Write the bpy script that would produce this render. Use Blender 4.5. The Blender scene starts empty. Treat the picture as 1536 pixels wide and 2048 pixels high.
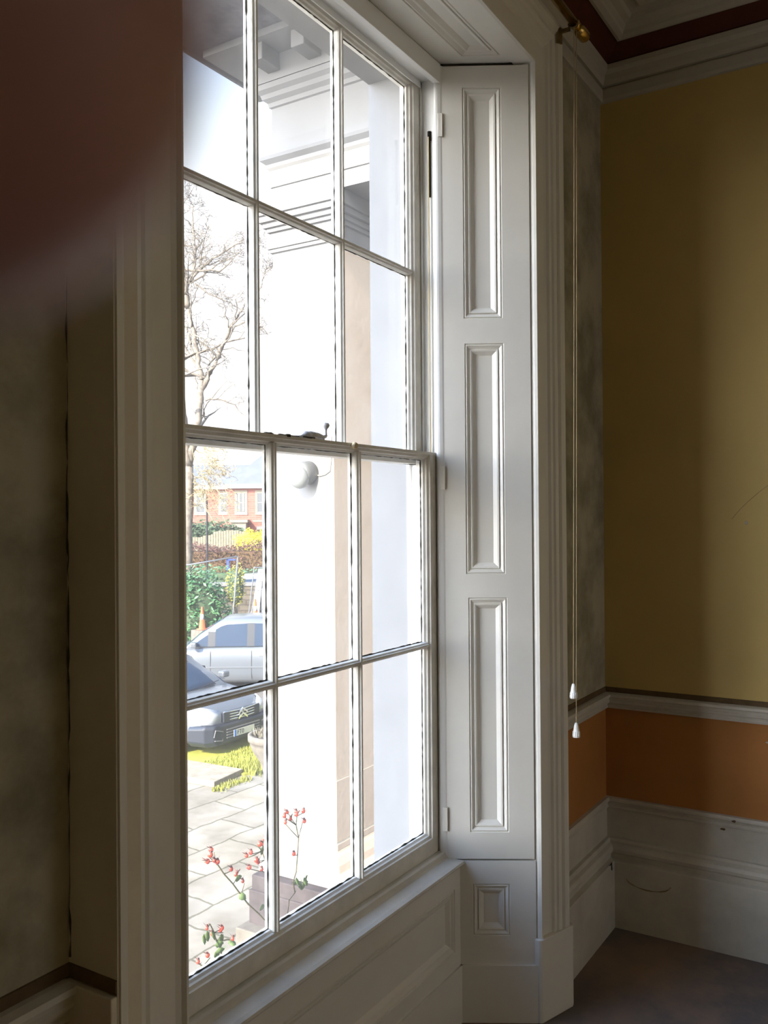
import bpy, math, random
from mathutils import Vector, Matrix
random.seed(7)
S = bpy.context.scene
COL = S.collection
PI = math.pi

# ------------------------------------------------------------------ camera
cam_d = bpy.data.cameras.new('camera'); cam = bpy.data.objects.new('camera', cam_d); COL.objects.link(cam)
Fv = Vector((0.84731, 0.53107, 0.00459)).normalized()
Xv = Vector((0.53109, -0.84728, -0.00735)); Xv = (Xv - Fv*Xv.dot(Fv)).normalized()
Uv = Xv.cross(Fv)
cam.matrix_world = Matrix(((Xv.x, Uv.x, -Fv.x, 0.0), (Xv.y, Uv.y, -Fv.y, 0.0), (Xv.z, Uv.z, -Fv.z, 1.6), (0, 0, 0, 1)))
cam_d.sensor_fit = 'VERTICAL'; cam_d.sensor_height = 4.756; cam_d.sensor_width = 4.756*0.75
cam_d.lens = 4.756*1787.2/2048
cam_d.clip_start = 0.002; cam_d.clip_end = 400
cam_d.dof.use_dof = True; cam_d.dof.focus_distance = 3.4; cam_d.dof.aperture_fstop = 2.2
S.camera = cam
EYE = Vector((0, 0, 1.6))

# ------------------------------------------------------------------ world, sun, exposure
def lin(r, g, b):
    f = lambda c: (c/255)/12.92 if c/255 <= .04045 else ((c/255+.055)/1.055)**2.4
    return (f(r), f(g), f(b), 1)
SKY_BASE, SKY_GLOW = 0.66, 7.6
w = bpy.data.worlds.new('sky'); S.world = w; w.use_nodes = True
nt = w.node_tree; nt.nodes.clear()
wo = nt.nodes.new('ShaderNodeOutputWorld'); bg = nt.nodes.new('ShaderNodeBackground')
tc = nt.nodes.new('ShaderNodeTexCoord'); sp = nt.nodes.new('ShaderNodeSeparateXYZ'); rp = nt.nodes.new('ShaderNodeValToRGB')
nt.links.new(tc.outputs['Generated'], sp.inputs[0]); nt.links.new(sp.outputs['Z'], rp.inputs[0])
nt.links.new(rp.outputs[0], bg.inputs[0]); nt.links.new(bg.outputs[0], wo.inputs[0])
e = rp.color_ramp.elements
e[0].position = 0.0; e[0].color = (1.0, .97, .92, 1)
e[1].position = 0.30; e[1].color = (.96, .97, 1.0, 1)
q = e.new(0.40); q.color = (.80, .90, 1.0, 1)
q = e.new(0.47); q.color = (.42, .56, .80, 1)
q = e.new(0.60); q.color = (.24, .34, .54, 1)
q = e.new(1.0); q.color = (.16, .25, .45, 1)
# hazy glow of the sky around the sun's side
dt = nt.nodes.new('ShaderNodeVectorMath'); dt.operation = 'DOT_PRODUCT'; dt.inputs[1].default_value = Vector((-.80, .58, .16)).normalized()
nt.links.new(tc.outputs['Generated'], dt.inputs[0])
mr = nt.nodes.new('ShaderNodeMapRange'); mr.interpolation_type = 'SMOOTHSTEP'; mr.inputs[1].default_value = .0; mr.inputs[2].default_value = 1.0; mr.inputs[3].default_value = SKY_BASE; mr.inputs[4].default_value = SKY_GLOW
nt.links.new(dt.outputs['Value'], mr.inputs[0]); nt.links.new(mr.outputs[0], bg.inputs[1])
sun_d = bpy.data.lights.new('sun', 'SUN'); sun = bpy.data.objects.new('sun', sun_d); COL.objects.link(sun)
sun_d.energy = 5.6; sun_d.color = (1, .88, .68); sun_d.angle = .01
sun.rotation_euler = Vector((1.0, .03, -.62)).to_track_quat('-Z', 'Y').to_euler()
S.view_settings.view_transform = 'Standard'; S.view_settings.look = 'None'
S.view_settings.exposure = 1.12; S.view_settings.gamma = 1.0; S.view_settings.use_curve_mapping = False
def portal(name, cx, cy, cz, sx, sz, sg=1):
    d = bpy.data.lights.new(name, 'AREA'); o = bpy.data.objects.new(name, d); COL.objects.link(o)
    d.shape = 'RECTANGLE'; d.size = sx; d.size_y = sz; d.cycles.is_portal = True
    o.location = (cx, cy, cz); o.rotation_euler = (-PI/2*sg, 0, 0)
portal('window_portal', 1.88, 1.62, 1.77, 1.26, 2.56)
portal('window_portal', -1.0, 1.62, 1.77, 1.26, 2.56)
portal('window_portal', 2.5, -3.72, 1.75, 1.6, 2.5, -1)  # guides sky light through the added back window

# ------------------------------------------------------------------ materials
def mat(name, col, rough=.6, spec=.3, metal=0, var=0, scale=4, bump=0, bscale=30, col2=None, lo=.35, hi=.65, coat=0):
    m = bpy.data.materials.new(name); m.use_nodes = True; n = m.node_tree; b = n.nodes['Principled BSDF']
    b.inputs['Base Color'].default_value = col if len(col) == 4 else (*col, 1)
    b.inputs['Roughness'].default_value = rough; b.inputs['Metallic'].default_value = metal
    b.inputs['Specular IOR Level'].default_value = spec; b.inputs['Coat Weight'].default_value = coat
    c = tuple(col[:3])
    tcn = n.nodes.new('ShaderNodeTexCoord')
    if var or col2:
        no = n.nodes.new('ShaderNodeTexNoise'); no.inputs['Scale'].default_value = scale; no.inputs['Detail'].default_value = 8; no.inputs['Roughness'].default_value = .65
        n.links.new(tcn.outputs['Object'], no.inputs['Vector'])
        r = n.nodes.new('ShaderNodeValToRGB'); n.links.new(no.outputs['Fac'], r.inputs[0]); n.links.new(r.outputs[0], b.inputs['Base Color'])
        c2 = col2[:3] if col2 else tuple(x*(1-var) for x in c)
        r.color_ramp.elements[0].position = lo; r.color_ramp.elements[0].color = (*c2, 1)
        r.color_ramp.elements[1].position = hi; r.color_ramp.elements[1].color = (*c, 1)
    if bump:
        nb = n.nodes.new('ShaderNodeTexNoise'); nb.inputs['Scale'].default_value = bscale; nb.inputs['Detail'].default_value = 6
        n.links.new(tcn.outputs['Object'], nb.inputs['Vector'])
        bp = n.nodes.new('ShaderNodeBump'); bp.inputs['Strength'].default_value = bump; bp.inputs['Distance'].default_value = .004
        n.links.new(nb.outputs['Fac'], bp.inputs['Height']); n.links.new(bp.outputs[0], b.inputs['Normal'])
    return m
M = {}
M['bright'] = mat('lining_paint', (.80, .80, .78), .4, .4)
M['ret'] = mat('taupe_paint', (.72, .66, .54), .6, .3, var=.15, scale=4)
M['tan'] = mat('tan_scuff', (.30, .23, .14), .8, .1)
M['stainm'] = mat('damp_plaster', (.22, .20, .15), .9, .1, var=.4, scale=60, bump=.4)
M['stepm'] = mat('worn_step_stone', (.30, .26, .20), .85, .1, var=.3, scale=8, bump=.4)
M['polem'] = mat('dark_pole', (.03, .03, .035), .8, .1)
M['paint'] = mat('white_gloss_paint', (.74, .72, .665), .38, .4, var=.08, scale=3, bump=.12, bscale=25)
M['skirt'] = mat('scuffed_white_paint', (.60, .57, .50), .45, .35, var=.22, scale=5, bump=.15, lo=.3, hi=.6)
M['sashp'] = mat('old_sash_paint', (.76, .735, .67), .45, .35, var=.18, scale=14, bump=.3, bscale=60)
M['putty'] = mat('weathered_putty', (.10, .095, .08), .9, .1, var=.5, scale=60)
M['ceil'] = mat('plaster_white', (.52, .49, .42), .8, .2, var=.1, bump=.1)
M['cove'] = mat('oxblood_paint', (.10, .028, .016), .6, .2, var=.25)
M['yellow'] = mat('mustard_wall_paint', (.60, .445, .165), .55, .3, var=.10, scale=2.5, bump=.08, bscale=60)
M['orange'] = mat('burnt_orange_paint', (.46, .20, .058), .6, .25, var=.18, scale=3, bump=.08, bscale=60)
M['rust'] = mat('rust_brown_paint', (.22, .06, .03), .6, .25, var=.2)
M['plaster'] = mat('bare_plaster', (.46, .42, .32), .9, .1, scale=4, col2=(.25, .23, .16), lo=.36, hi=.60, bump=.4, bscale=22)
M['strip'] = mat('bare_wood_strip', (.15, .10, .055), .8, .1, var=.3, scale=20)
M['floor'] = mat('dusty_floor', (.15, .125, .11), .75, .2, scale=3.0, col2=(.27, .185, .125), lo=.36, hi=.6, bump=.25, bscale=50)
M['gap'] = mat('dark_gap', (.02, .018, .015), .9, .05)
M['brass'] = mat('brass', (.78, .52, .16), .22, .5, metal=1, var=.2, scale=30)
M['bronze'] = mat('tarnished_brass', (.30, .22, .11), .4, .5, metal=.9, var=.3, scale=30)
M['cord'] = mat('cream_cord', (.62, .50, .30), .8, .2)
M['acorn'] = mat('white_plastic', (.86, .86, .84), .3, .5)
M['lockp'] = mat('painted_metal', (.74, .74, .76), .35, .5, var=.3, scale=60)
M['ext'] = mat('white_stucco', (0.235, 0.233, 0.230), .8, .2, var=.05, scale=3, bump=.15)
M['extc'] = mat('cream_bounce_tint', (.88, .72, .56), .85, .15, scale=2.5, col2=(.80, .63, .47), lo=.3, hi=.5, bump=.3)  # pier stucco with the warm bounced light of its shaded side in the colour
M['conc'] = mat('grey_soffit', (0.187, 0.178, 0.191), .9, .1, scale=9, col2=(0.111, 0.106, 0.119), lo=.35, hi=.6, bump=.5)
M['dstone'] = mat('dark_stone', (.075, .062, .062), .85, .15, var=.4, scale=8, bump=.4)
M['mstone'] = mat('pale_stone', (0.167, 0.149, 0.124), .85, .15, var=.35, scale=10, bump=.4)
M['lawn'] = mat('lawn_grass', (0.331, 0.331, 0.058), .9, .1, scale=5, col2=(0.216, 0.245, 0.043), lo=.3, hi=.55, bump=.8, bscale=60)
M['grass'] = mat('grass_blade', (0.317, 0.331, 0.065), .7, .2, var=.4, scale=20)
M['road'] = mat('gravel_drive', (0.192, 0.174, 0.156), .9, .1, var=.3, scale=14, bump=.4)
M['bark'] = mat('grey_bark', (0.240, 0.216, 0.184), .9, .1, col2=(0.128, 0.112, 0.096), scale=8, bump=.5)
M['twig'] = mat('pale_twig', (0.385, 0.322, 0.196), .9, .1, var=.3, scale=8)
M['laurel'] = mat('laurel_leaf', (0.080, 0.192, 0.072), .4, .5, scale=3, col2=(0.036, 0.112, 0.048))
M['goldleaf'] = mat('golden_leaf', (0.300, 0.300, 0.048), .5, .4, var=.3, scale=8)
M['yleaf'] = mat('yellow_leaf', (0.480, 0.444, 0.036), .6, .3, var=.15, scale=8)
M['beech'] = mat('copper_leaf', (0.128, 0.064, 0.049), .7, .2, scale=2, col2=(0.068, 0.038, 0.030))
M['dgreen'] = mat('dark_foliage', (.08, .12, .07), .8, .2, var=.4, scale=2)
M['roof'] = mat('blue_slate', (0.140, 0.154, 0.189), .6, .3, var=.2, scale=1.5)
M['lead'] = mat('lead_grey', (.18, .18, .18), .7, .2)
M['stonetrim'] = mat('sandstone', (0.264, 0.231, 0.182), .85, .1, var=.15)
M['glassd'] = mat('dark_window_glass', (.05, .06, .07), .12, .6)
M['wfr'] = mat('white_frame', (0.480, 0.480, 0.480), .5, .3)
M['silver'] = mat('silver_car_paint', (0.156, 0.174, 0.198), .3, .5, metal=.3, coat=.4)
M['whitecar'] = mat('white_car_paint', (0.450, 0.462, 0.480), .25, .5, coat=.5)
M['carglass'] = mat('car_window_glass', (.022, .04, .075), .12, .18)
M['blackpl'] = mat('black_plastic', (.022, .026, .036), .4, .4)
M['chrome'] = mat('chrome', (.75, .77, .8), .15, .5, metal=1)
M['tyre'] = mat('tyre_rubber', (.02, .02, .02), .8, .2)
M['lens'] = mat('headlamp_lens', (0.372, 0.396, 0.432), .1, .7, coat=.8)
M['plate'] = mat('number_plate_white', (0.525, 0.525, 0.462), .5, .3)
M['pblue'] = mat('plate_blue', (.03, .16, .55), .5, .3)
M['pblk'] = mat('plate_letters', (.02, .02, .02), .5, .3)
M['galv'] = mat('galvanised_steel', (.17, .185, .21), .4, .5, metal=.4)
M['mesh'] = mat('pale_netting', (0.420, 0.432, 0.444), .8, .2)
M['cone'] = mat('orange_plastic', (.80, .12, .05), .5, .4)
M['bluecloth'] = mat('blue_plastic', (.03, .06, .30), .5, .3)
M['fence'] = mat('weathered_timber', (.22, .20, .15), .85, .1, var=.3, scale=6)
M['hip'] = mat('rose_hip_red', (.52, .06, .035), .35, .5, var=.35, scale=60)
M['sepal'] = mat('dried_sepal', (.14, .06, .05), .8, .2)
M['stem'] = mat('rose_stem', (.13, .10, .05), .6, .3, col2=(.08, .09, .035), scale=20)
M['rleaf'] = mat('rose_leaf', (.14, .22, .08), .5, .3, var=.3, scale=30)
M['lamp'] = mat('frosted_lamp_cover', (0.230, 0.245, 0.245), .35, .4)
M['lampg'] = mat('grey_lamp_body', (0.122, 0.130, 0.133), .5, .4)
M['skin'] = mat('skin', (.36, .18, .16), .5, .35, var=.15, scale=300, bump=.1, bscale=900)
M['skin'].node_tree.nodes['Principled BSDF'].inputs['Subsurface Weight'].default_value = .15
M['skin'].node_tree.nodes['Principled BSDF'].inputs['Subsurface Radius'].default_value = (.003, .001, .0006)
M['nail'] = mat('fingernail', (.62, .38, .33), .3, .5)

def brickmat(name, c1, c2, mortar, scale, bw, bh, ms, bump=.3, rot=None, noise=0):
    m = bpy.data.materials.new(name); m.use_nodes = True; n = m.node_tree; b = n.nodes['Principled BSDF']
    tcn = n.nodes.new('ShaderNodeTexCoord'); mp = n.nodes.new('ShaderNodeMapping'); br = n.nodes.new('ShaderNodeTexBrick')
    n.links.new(tcn.outputs['Object'], mp.inputs[0]); n.links.new(mp.outputs[0], br.inputs['Vector'])
    if rot: mp.inputs['Rotation'].default_value = rot
    br.inputs['Color1'].default_value = (*c1, 1); br.inputs['Color2'].default_value = (*c2, 1); br.inputs['Mortar'].default_value = (*mortar, 1)
    br.inputs['Scale'].default_value = scale; br.inputs['Brick Width'].default_value = bw; br.inputs['Row Height'].default_value = bh
    br.inputs['Mortar Size'].default_value = ms; br.inputs['Bias'].default_value = 0
    n.links.new(br.outputs['Color'], b.inputs['Base Color']); b.inputs['Roughness'].default_value = .85
    if noise:
        no = n.nodes.new('ShaderNodeTexNoise'); no.inputs['Scale'].default_value = 2.2; no.inputs['Detail'].default_value = 9
        n.links.new(tcn.outputs['Object'], no.inputs['Vector'])
        mx = n.nodes.new('ShaderNodeMix'); mx.data_type = 'RGBA'; mx.blend_type = 'MULTIPLY'; mx.inputs[0].default_value = noise
        r = n.nodes.new('ShaderNodeValToRGB'); r.color_ramp.elements[0].position = .3; r.color_ramp.elements[0].color = (.50, .48, .42, 1); r.color_ramp.elements[1].position = .62
        n.links.new(no.outputs['Fac'], r.inputs[0]); n.links.new(br.outputs['Color'], mx.inputs[6]); n.links.new(r.outputs[0], mx.inputs[7])
        n.links.new(mx.outputs[2], b.inputs['Base Color'])
        ad = n.nodes.new('ShaderNodeMix'); ad.data_type = 'RGBA'; ad.blend_type = 'ADD'; ad.inputs[0].default_value = .16
        n.links.new(mp.outputs[0], ad.inputs[6]); n.links.new(no.outputs['Color'], ad.inputs[7]); n.links.new(ad.outputs[2], br.inputs['Vector'])
    bp = n.nodes.new('ShaderNodeBump'); bp.inputs['Strength'].default_value = bump; bp.inputs['Distance'].default_value = .02; bp.invert = True
    n.links.new(br.outputs['Fac'], bp.inputs['Height']); n.links.new(bp.outputs[0], b.inputs['Normal'])
    return m
M['flags'] = brickmat('stone_flags', (0.270, 0.238, 0.185), (0.225, 0.205, 0.170), (0.11, 0.10, 0.065), 1, .95, .62, .014, rot=(0, 0, .05), noise=.8)
M['brick'] = brickmat('red_brick', (0.310, 0.105, 0.081), (0.260, 0.081, 0.062), (0.279, 0.155, 0.124), 1, .45, .15, .012, .1, rot=(PI/2, 0, 0))
M['rubble'] = brickmat('stone_walling', (0.143, 0.124, 0.094), (0.098, 0.085, 0.065), (0.078, 0.065, 0.052), 1, .42, .16, .02, .5, rot=(PI/2, 0, 0), noise=.8)

# window glass: thin, clear, with a translucent mix added as a pale haze veil
g = bpy.data.materials.new('hazy_window_glass'); g.use_nodes = True; n = g.node_tree; n.nodes.clear()
out = n.nodes.new('ShaderNodeOutputMaterial'); tr = n.nodes.new('ShaderNodeBsdfTransparent'); gl = n.nodes.new('ShaderNodeBsdfGlossy'); tl = n.nodes.new('ShaderNodeBsdfTranslucent')
gl.inputs['Roughness'].default_value = .02; tl.inputs['Color'].default_value = (.95, .93, .9, 1)
lwf = n.nodes.new('ShaderNodeLayerWeight'); lwf.inputs['Blend'].default_value = .5
lw = n.nodes.new('ShaderNodeMath'); lw.operation = 'POWER'; lw.inputs[1].default_value = 5; n.links.new(lwf.outputs['Facing'], lw.inputs[0])
m1 = n.nodes.new('ShaderNodeMixShader'); m2 = n.nodes.new('ShaderNodeMixShader')
no = n.nodes.new('ShaderNodeTexNoise'); no.inputs['Scale'].default_value = 5; no.inputs['Detail'].default_value = 7
rr = n.nodes.new('ShaderNodeMapRange'); rr.inputs[1].default_value = .3; rr.inputs[2].default_value = .75; rr.inputs[3].default_value = .010; rr.inputs[4].default_value = .030
tcn = n.nodes.new('ShaderNodeTexCoord'); n.links.new(tcn.outputs['Object'], no.inputs['Vector']); n.links.new(no.outputs['Fac'], rr.inputs[0])
n.links.new(lw.outputs[0], m1.inputs[0]); n.links.new(tr.outputs[0], m1.inputs[1]); n.links.new(gl.outputs[0], m1.inputs[2])
n.links.new(rr.outputs[0], m2.inputs[0]); n.links.new(m1.outputs[0], m2.inputs[1]); n.links.new(tl.outputs[0], m2.inputs[2]); n.links.new(m2.outputs[0], out.inputs[0])
M['glass'] = g

# ------------------------------------------------------------------ helpers
class MB:
    def __init__(s): s.v = []; s.f = []; s.m = []
    def add(s, vs, fs, mi=0):
        o = len(s.v); s.v += [tuple(p) for p in vs]; s.f += [tuple(i+o for i in f) for f in fs]; s.m += [mi]*len(fs); return s
    def box(s, x0, x1, y0, y1, z0, z1, mi=0):
        vs = [(x, y, z) for x in (x0, x1) for y in (y0, y1) for z in (z0, z1)]
        return s.add(vs, [(0, 1, 3, 2), (4, 6, 7, 5), (0, 4, 5, 1), (2, 3, 7, 6), (0, 2, 6, 4), (1, 5, 7, 3)], mi)
    def obox(s, c, u, v, wv, mi=0):   # oriented box, centre + three half vectors
        c, u, v, wv = map(Vector, (c, u, v, wv))
        vs = [c+a*u+b*v+d*wv for a in (-1, 1) for b in (-1, 1) for d in (-1, 1)]
        return s.add(vs, [(0, 1, 3, 2), (4, 6, 7, 5), (0, 4, 5, 1), (2, 3, 7, 6), (0, 2, 6, 4), (1, 5, 7, 3)], mi)
    def plan(s, poly, z0, z1, mi=0):  # polygon in plan extruded up
        k = len(poly)
        return s.add([(x, y, z0) for x, y in poly]+[(x, y, z1) for x, y in poly],
                     [tuple(range(k))[::-1], tuple(range(k, 2*k))]+[(i, (i+1) % k, k+(i+1) % k, k+i) for i in range(k)], mi)
    def loft(s, rings, closed=True, caps=True, mi=0):
        k = len(rings[0]); vs = [p for r in rings for p in r]; fs = []
        for i in range(len(rings)-1):
            for j in range(k if closed else k-1):
                a = i*k+j; b = i*k+(j+1) % k; fs.append((a, b, b+k, a+k))
        if caps and closed: fs += [tuple(range(k))[::-1], tuple(range((len(rings)-1)*k, len(rings)*k))]
        return s.add(vs, fs, mi)
    def tube(s, pts, rad, k=8, mi=0):
        pts = [Vector(p) for p in pts]; rings = []
        if not hasattr(rad, '__len__'): rad = [rad]*len(pts)
        for i, p in enumerate(pts):
            t = (pts[min(i+1, len(pts)-1)]-pts[max(i-1, 0)]).normalized()
            a = t.cross(Vector((0, 0, 1)) if abs(t.z) < .9 else Vector((1, 0, 0))).normalized(); b = t.cross(a)
            rings.append([p+rad[i]*(math.cos(q)*a+math.sin(q)*b) for q in [2*PI*j/k for j in range(k)]])
        return s.loft(rings, mi=mi)
    def lathe(s, prof, o=(0, 0, 0), ax=(0, 0, 1), k=16, mi=0):
        o = Vector(o); ax = Vector(ax).normalized(); a = ax.orthogonal().normalized(); b = ax.cross(a)
        rings = [[o+ax*h+max(r, 1e-5)*(math.cos(q)*a+math.sin(q)*b) for q in [2*PI*j/k for j in range(k)]] for r, h in prof]
        return s.loft(rings, mi=mi)
    def ball(s, c, r, k=10, sc=(1, 1, 1), mi=0):
        c = Vector(c); rings = []
        for i in range(k+1):
            th = PI*i/k
            rings.append([c+Vector((r*sc[0]*max(math.sin(th), .001)*math.cos(2*PI*j/k), r*sc[1]*max(math.sin(th), .001)*math.sin(2*PI*j/k), -r*sc[2]*math.cos(th))) for j in range(k)])
        return s.loft(rings, mi=mi)
    def build(s, name, m, parent=None, smooth=False, bevel=0):
        me = bpy.data.meshes.new(name); me.from_pydata([tuple(v) for v in s.v], [], s.f)
        for x in (m if isinstance(m, (list, tuple)) else [m]): me.materials.append(M[x] if isinstance(x, str) else x)
        me.polygons.foreach_set('material_index', s.m)
        if smooth: me.polygons.foreach_set('use_smooth', [True]*len(s.f))
        me.update(); o = bpy.data.objects.new(name, me); COL.objects.link(o)
        if parent: o.parent = parent
        if bevel:
            bm = o.modifiers.new('bevel', 'BEVEL'); bm.width = bevel; bm.segments = 2; bm.limit_method = 'ANGLE'
        return o
def empty(name, loc=(0, 0, 0), rz=0):
    o = bpy.data.objects.new(name, None); COL.objects.link(o); o.location = loc; o.rotation_euler = (0, 0, rz); o.empty_display_size = .1; return o
def tag(o, label=None, cat=None, group=None, kind=None):
    if label: o['label'] = label
    if cat: o['category'] = cat
    if group: o['group'] = group
    if kind: o['kind'] = kind
    return o
def struct(o, label=None, cat=None): return tag(o, label, cat, kind='structure')
def sweep(mb, prof, path, mi=0, closed=False):
    """profile of (d out of the wall, z) along a plan path; the room lies to the right of the path"""
    P = [Vector(p) for p in path]; rings = []
    for i, p in enumerate(P):
        ns = []
        if i > 0: t = (P[i]-P[i-1]).normalized(); ns.append(Vector((t.y, -t.x)))
        if i < len(P)-1: t = (P[i+1]-P[i]).normalized(); ns.append(Vector((t.y, -t.x)))
        if len(ns) == 2: nn = (ns[0]+ns[1]); nn = nn/max(nn.dot(ns[0]), .2)
        else: nn = ns[0]
        rings.append([(p.x+nn.x*d, p.y+nn.y*d, z) for d, z in prof])
    return mb.loft(rings, closed=closed, caps=closed, mi=mi)

RING = [(0, 0), (.0025, -.004), (.005, -.001), (.007, -.001), (.017, -.009), (.019, -.0045), (.024, -.006), (.036, -.016)]
def panel_board(mb, o, u, v, nrm, W, H, holes, ring=RING, mapf=None, thick=.02):
    """flat board W x H with sunk moulded panels; o corner, u,v,n unit vectors"""
    o, u, v, nrm = map(Vector, (o, u, v, nrm))
    P = lambda a, b, d=0: (o+u*a+v*b+nrm*d) if mapf is None else mapf(a, b, d)
    vs = sorted(set([0, H]+[x for h in holes for x in (h[1], h[3])]))
    us = sorted(set([0, W]+[x for h in holes for x in (h[0], h[2])]))
    for i in range(len(us)-1):
        for j in range(len(vs)-1):
            a, b, c, d = us[i], vs[j], us[i+1], vs[j+1]
            if any(h[0]-1e-6 <= a and c <= h[2]+1e-6 and h[1]-1e-6 <= b and d <= h[3]+1e-6 for h in holes): continue
            mb.add([P(a, b), P(c, b), P(c, d), P(a, d)], [(0, 1, 2, 3)])
    for h in holes:
        rings = [[P(h[0]+i, h[1]+i, d), P(h[2]-i, h[1]+i, d), P(h[2]-i, h[3]-i, d), P(h[0]+i, h[3]-i, d)] for i, d in ring]
        mb.loft(rings, caps=False); mb.add(rings[-1], [(0, 1, 2, 3)])
    # back and edges give it real thickness
    mb.add([P(0, 0, -thick), P(W, 0, -thick), P(W, H, -thick), P(0, H, -thick), P(0, 0), P(W, 0), P(W, H), P(0, H)],
           [(0, 3, 2, 1), (0, 1, 5, 4), (1, 2, 6, 5), (2, 3, 7, 6), (3, 0, 4, 7)])

YW, XR = 1.141, 3.456          # window wall and right wall
XB, YB, HC = -2.7, -3.6, 3.47  # back of the room, ceiling
YF = 1.615                     # outer face of the facade

# ------------------------------------------------------------------ room shell
struct(MB().box(XB-.1, XR+.1, YB-.1, YW+.30, -.12, 0).build('floor', 'floor'), 'dusty grey-brown bare floor')
struct(MB().box(XB-.1, XR+.1, YB-.1, YF, HC, HC+.12).build('ceiling', 'ceil'), 'white plaster ceiling')
# window wall: solid masonry between the openings, faced with bare plaster, painted dado
def wall_seg(mb, x0, x1):  # x-range of solid pier with splayed sides
    pass
wm = MB()
wm.plan([(XB, YW), (-1.86, YW), (-1.70, 1.36), (-1.70, 1.475), (-1.625, 1.475), (-1.625, YF), (XB, YF)], 0, HC)
wm.plan([(-.20, YW), (.9066+.1, YW), (1.09, YW), (1.235, 1.36), (1.235, 1.475), (1.26, 1.475), (1.26, YF), (-.375, YF), (-.375, 1.475), (-.32, 1.475), (-.32, 1.36)][::1], 0, HC)
wm.plan([(2.68, YW), (XR+.1, YW), (XR+.1, YF), (2.50, YF), (2.50, 1.475), (2.55, 1.475), (2.55, 1.36)], 0, HC)
for a, b in ((-1.86, -.20), (1.09, 2.68)):
    wm.box(a, b, YW, YF-.005, 3.075, HC)
for a, b in ((-1.70, -.32), (1.235, 2.55)):
    wm.box(a, b, 1.475, YF, 3.04, 3.08)
    wm.box(a-.15, b+.13, 1.335, 1.475, 0, .48); wm.box(a-.15, b+.13, 1.475, YF, 0, .40)
ww = struct(wm.build('wall_window', ['plaster', 'ext']), 'bare patchy plaster window wall')
for p in ww.data.polygons:
    c = p.center
    if c.y > 1.45: p.material_index = 1
struct(MB().box(XB-.3, 14, YF-.01, YF+.0, -2.4, -.13).box(XB-.3, -1.7, YF, YF+.02, -2.4, 4.2).build('wall_outer', 'ext'), 'white stucco base of facade')
rw = MB(); rw.box(XR, XR+.1, YB, YW, .88, HC, 0); rw.box(XR, XR+.1, YB, YW, 0, .88, 1)
struct(rw.build('wall_right', ['yellow', 'orange']), 'mustard yellow wall above burnt orange dado')
struct(MB().box(XB, 1.7, YB-.1, YB, 0, HC).box(3.3, XR+.1, YB-.1, YB, 0, HC).box(1.7, 3.3, YB-.1, YB, 0, .5).box(1.7, 3.3, YB-.1, YB, 3.0, HC).build('wall_back', 'yellow'), 'mustard yellow back wall')
struct(MB().box(XB-.1, XB, YB-.1, YF, 0, HC).build('wall_left', 'yellow'), 'mustard yellow far side wall')
# thin painted dado areas on the window wall
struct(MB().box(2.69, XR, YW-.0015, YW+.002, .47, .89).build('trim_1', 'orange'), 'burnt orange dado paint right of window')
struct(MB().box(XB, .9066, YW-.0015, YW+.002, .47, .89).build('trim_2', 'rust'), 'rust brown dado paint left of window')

# skirting, chair rail, cornice
BASE = [(.0, .492), (.016, .491), (.020, .484), (.020, .478), (.012, .474), (.008, .464), (.014, .458), (.014, .452), (.005, .448), (.006, .336), (.020, .335), (.024, .326), (.022, .318), (.034, .312), (.040, .300), (.038, .288), (.028, .280), (.026, .262), (.046, .258), (.047, .252), (.047, 0)]
pathR = [(2.70, YW), (XR, YW), (XR, YB)]
mb = MB(); sweep(mb, BASE, pathR); struct(mb.build('baseboard_right', 'skirt'), 'deep scuffed white moulded skirting board')
mb = MB(); sweep(mb, BASE, [(XB, YW), (.893, YW)]); struct(mb.build('baseboard_left', 'skirt'), 'white skirting board left of window')
RAIL = [(0, .902), (.014, .901), (.030, .897), (.032, .888), (.024, .884), (.022, .876), (.026, .872), (.024, .864), (.014, .860), (.012, .852), (.016, .848), (.014, .841), (0, .838)]
mb = MB(); sweep(mb, RAIL, pathR); struct(mb.build('trim_3', 'skirt'), 'white moulded chair rail in right corner')
mb = MB(); sweep(mb, RAIL, [(XB, YW), (.893, YW)]); struct(mb.build('trim_4', 'skirt'), 'white moulded chair rail left of window')
STR = [(.0, .921), (.003, .920), (.004, .901), (.0, .900)]
mb = MB(); sweep(mb, STR, pathR); struct(mb.build('trim_5', 'strip'), 'bare brown strip above chair rail')
mb = MB(); sweep(mb, STR, [(XB, YW), (.9035, YW), (.9035, 1.034)]); struct(mb.build('trim_6', 'strip'), 'bare brown strip above left chair rail')
pathC = [(XB, YW), (XR, YW), (XR, YB)]
COR = [(0, 3.222), (.012, 3.224), (.016, 3.236), (.016, 3.272), (.004, 3.274), (.004, 3.282), (.020, 3.284), (.026, 3.300), (.030, 3.322), (.044, 3.334), (.046, 3.352), (.030, 3.356), (.030, 3.47), (0, 3.47)]
mb = MB(); sweep(mb, COR, pathC); struct(mb.build('trim_7', 'ceil'), 'white plaster cornice')
mb = MB(); sweep(mb, [(.028, 3.354), (.044, 3.358), (.100, 3.402), (.118, 3.430)], pathC); struct(mb.build('trim_8', 'cove'), 'oxblood painted cove of the cornice')
CM = [(.100, 3.412), (.104, 3.398), (.116, 3.396), (.134, 3.404), (.138, 3.414), (.150, 3.428), (.172, 3.434), (.180, 3.446), (.215, 3.450), (.222, 3.440), (.245, 3.440), (.252, 3.452), (.33, 3.455), (.34, 3.468)]
mb = MB(); sweep(mb, CM, pathC); struct(mb.build('trim_9', 'ceil'), 'white plaster ceiling moulding')

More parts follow.
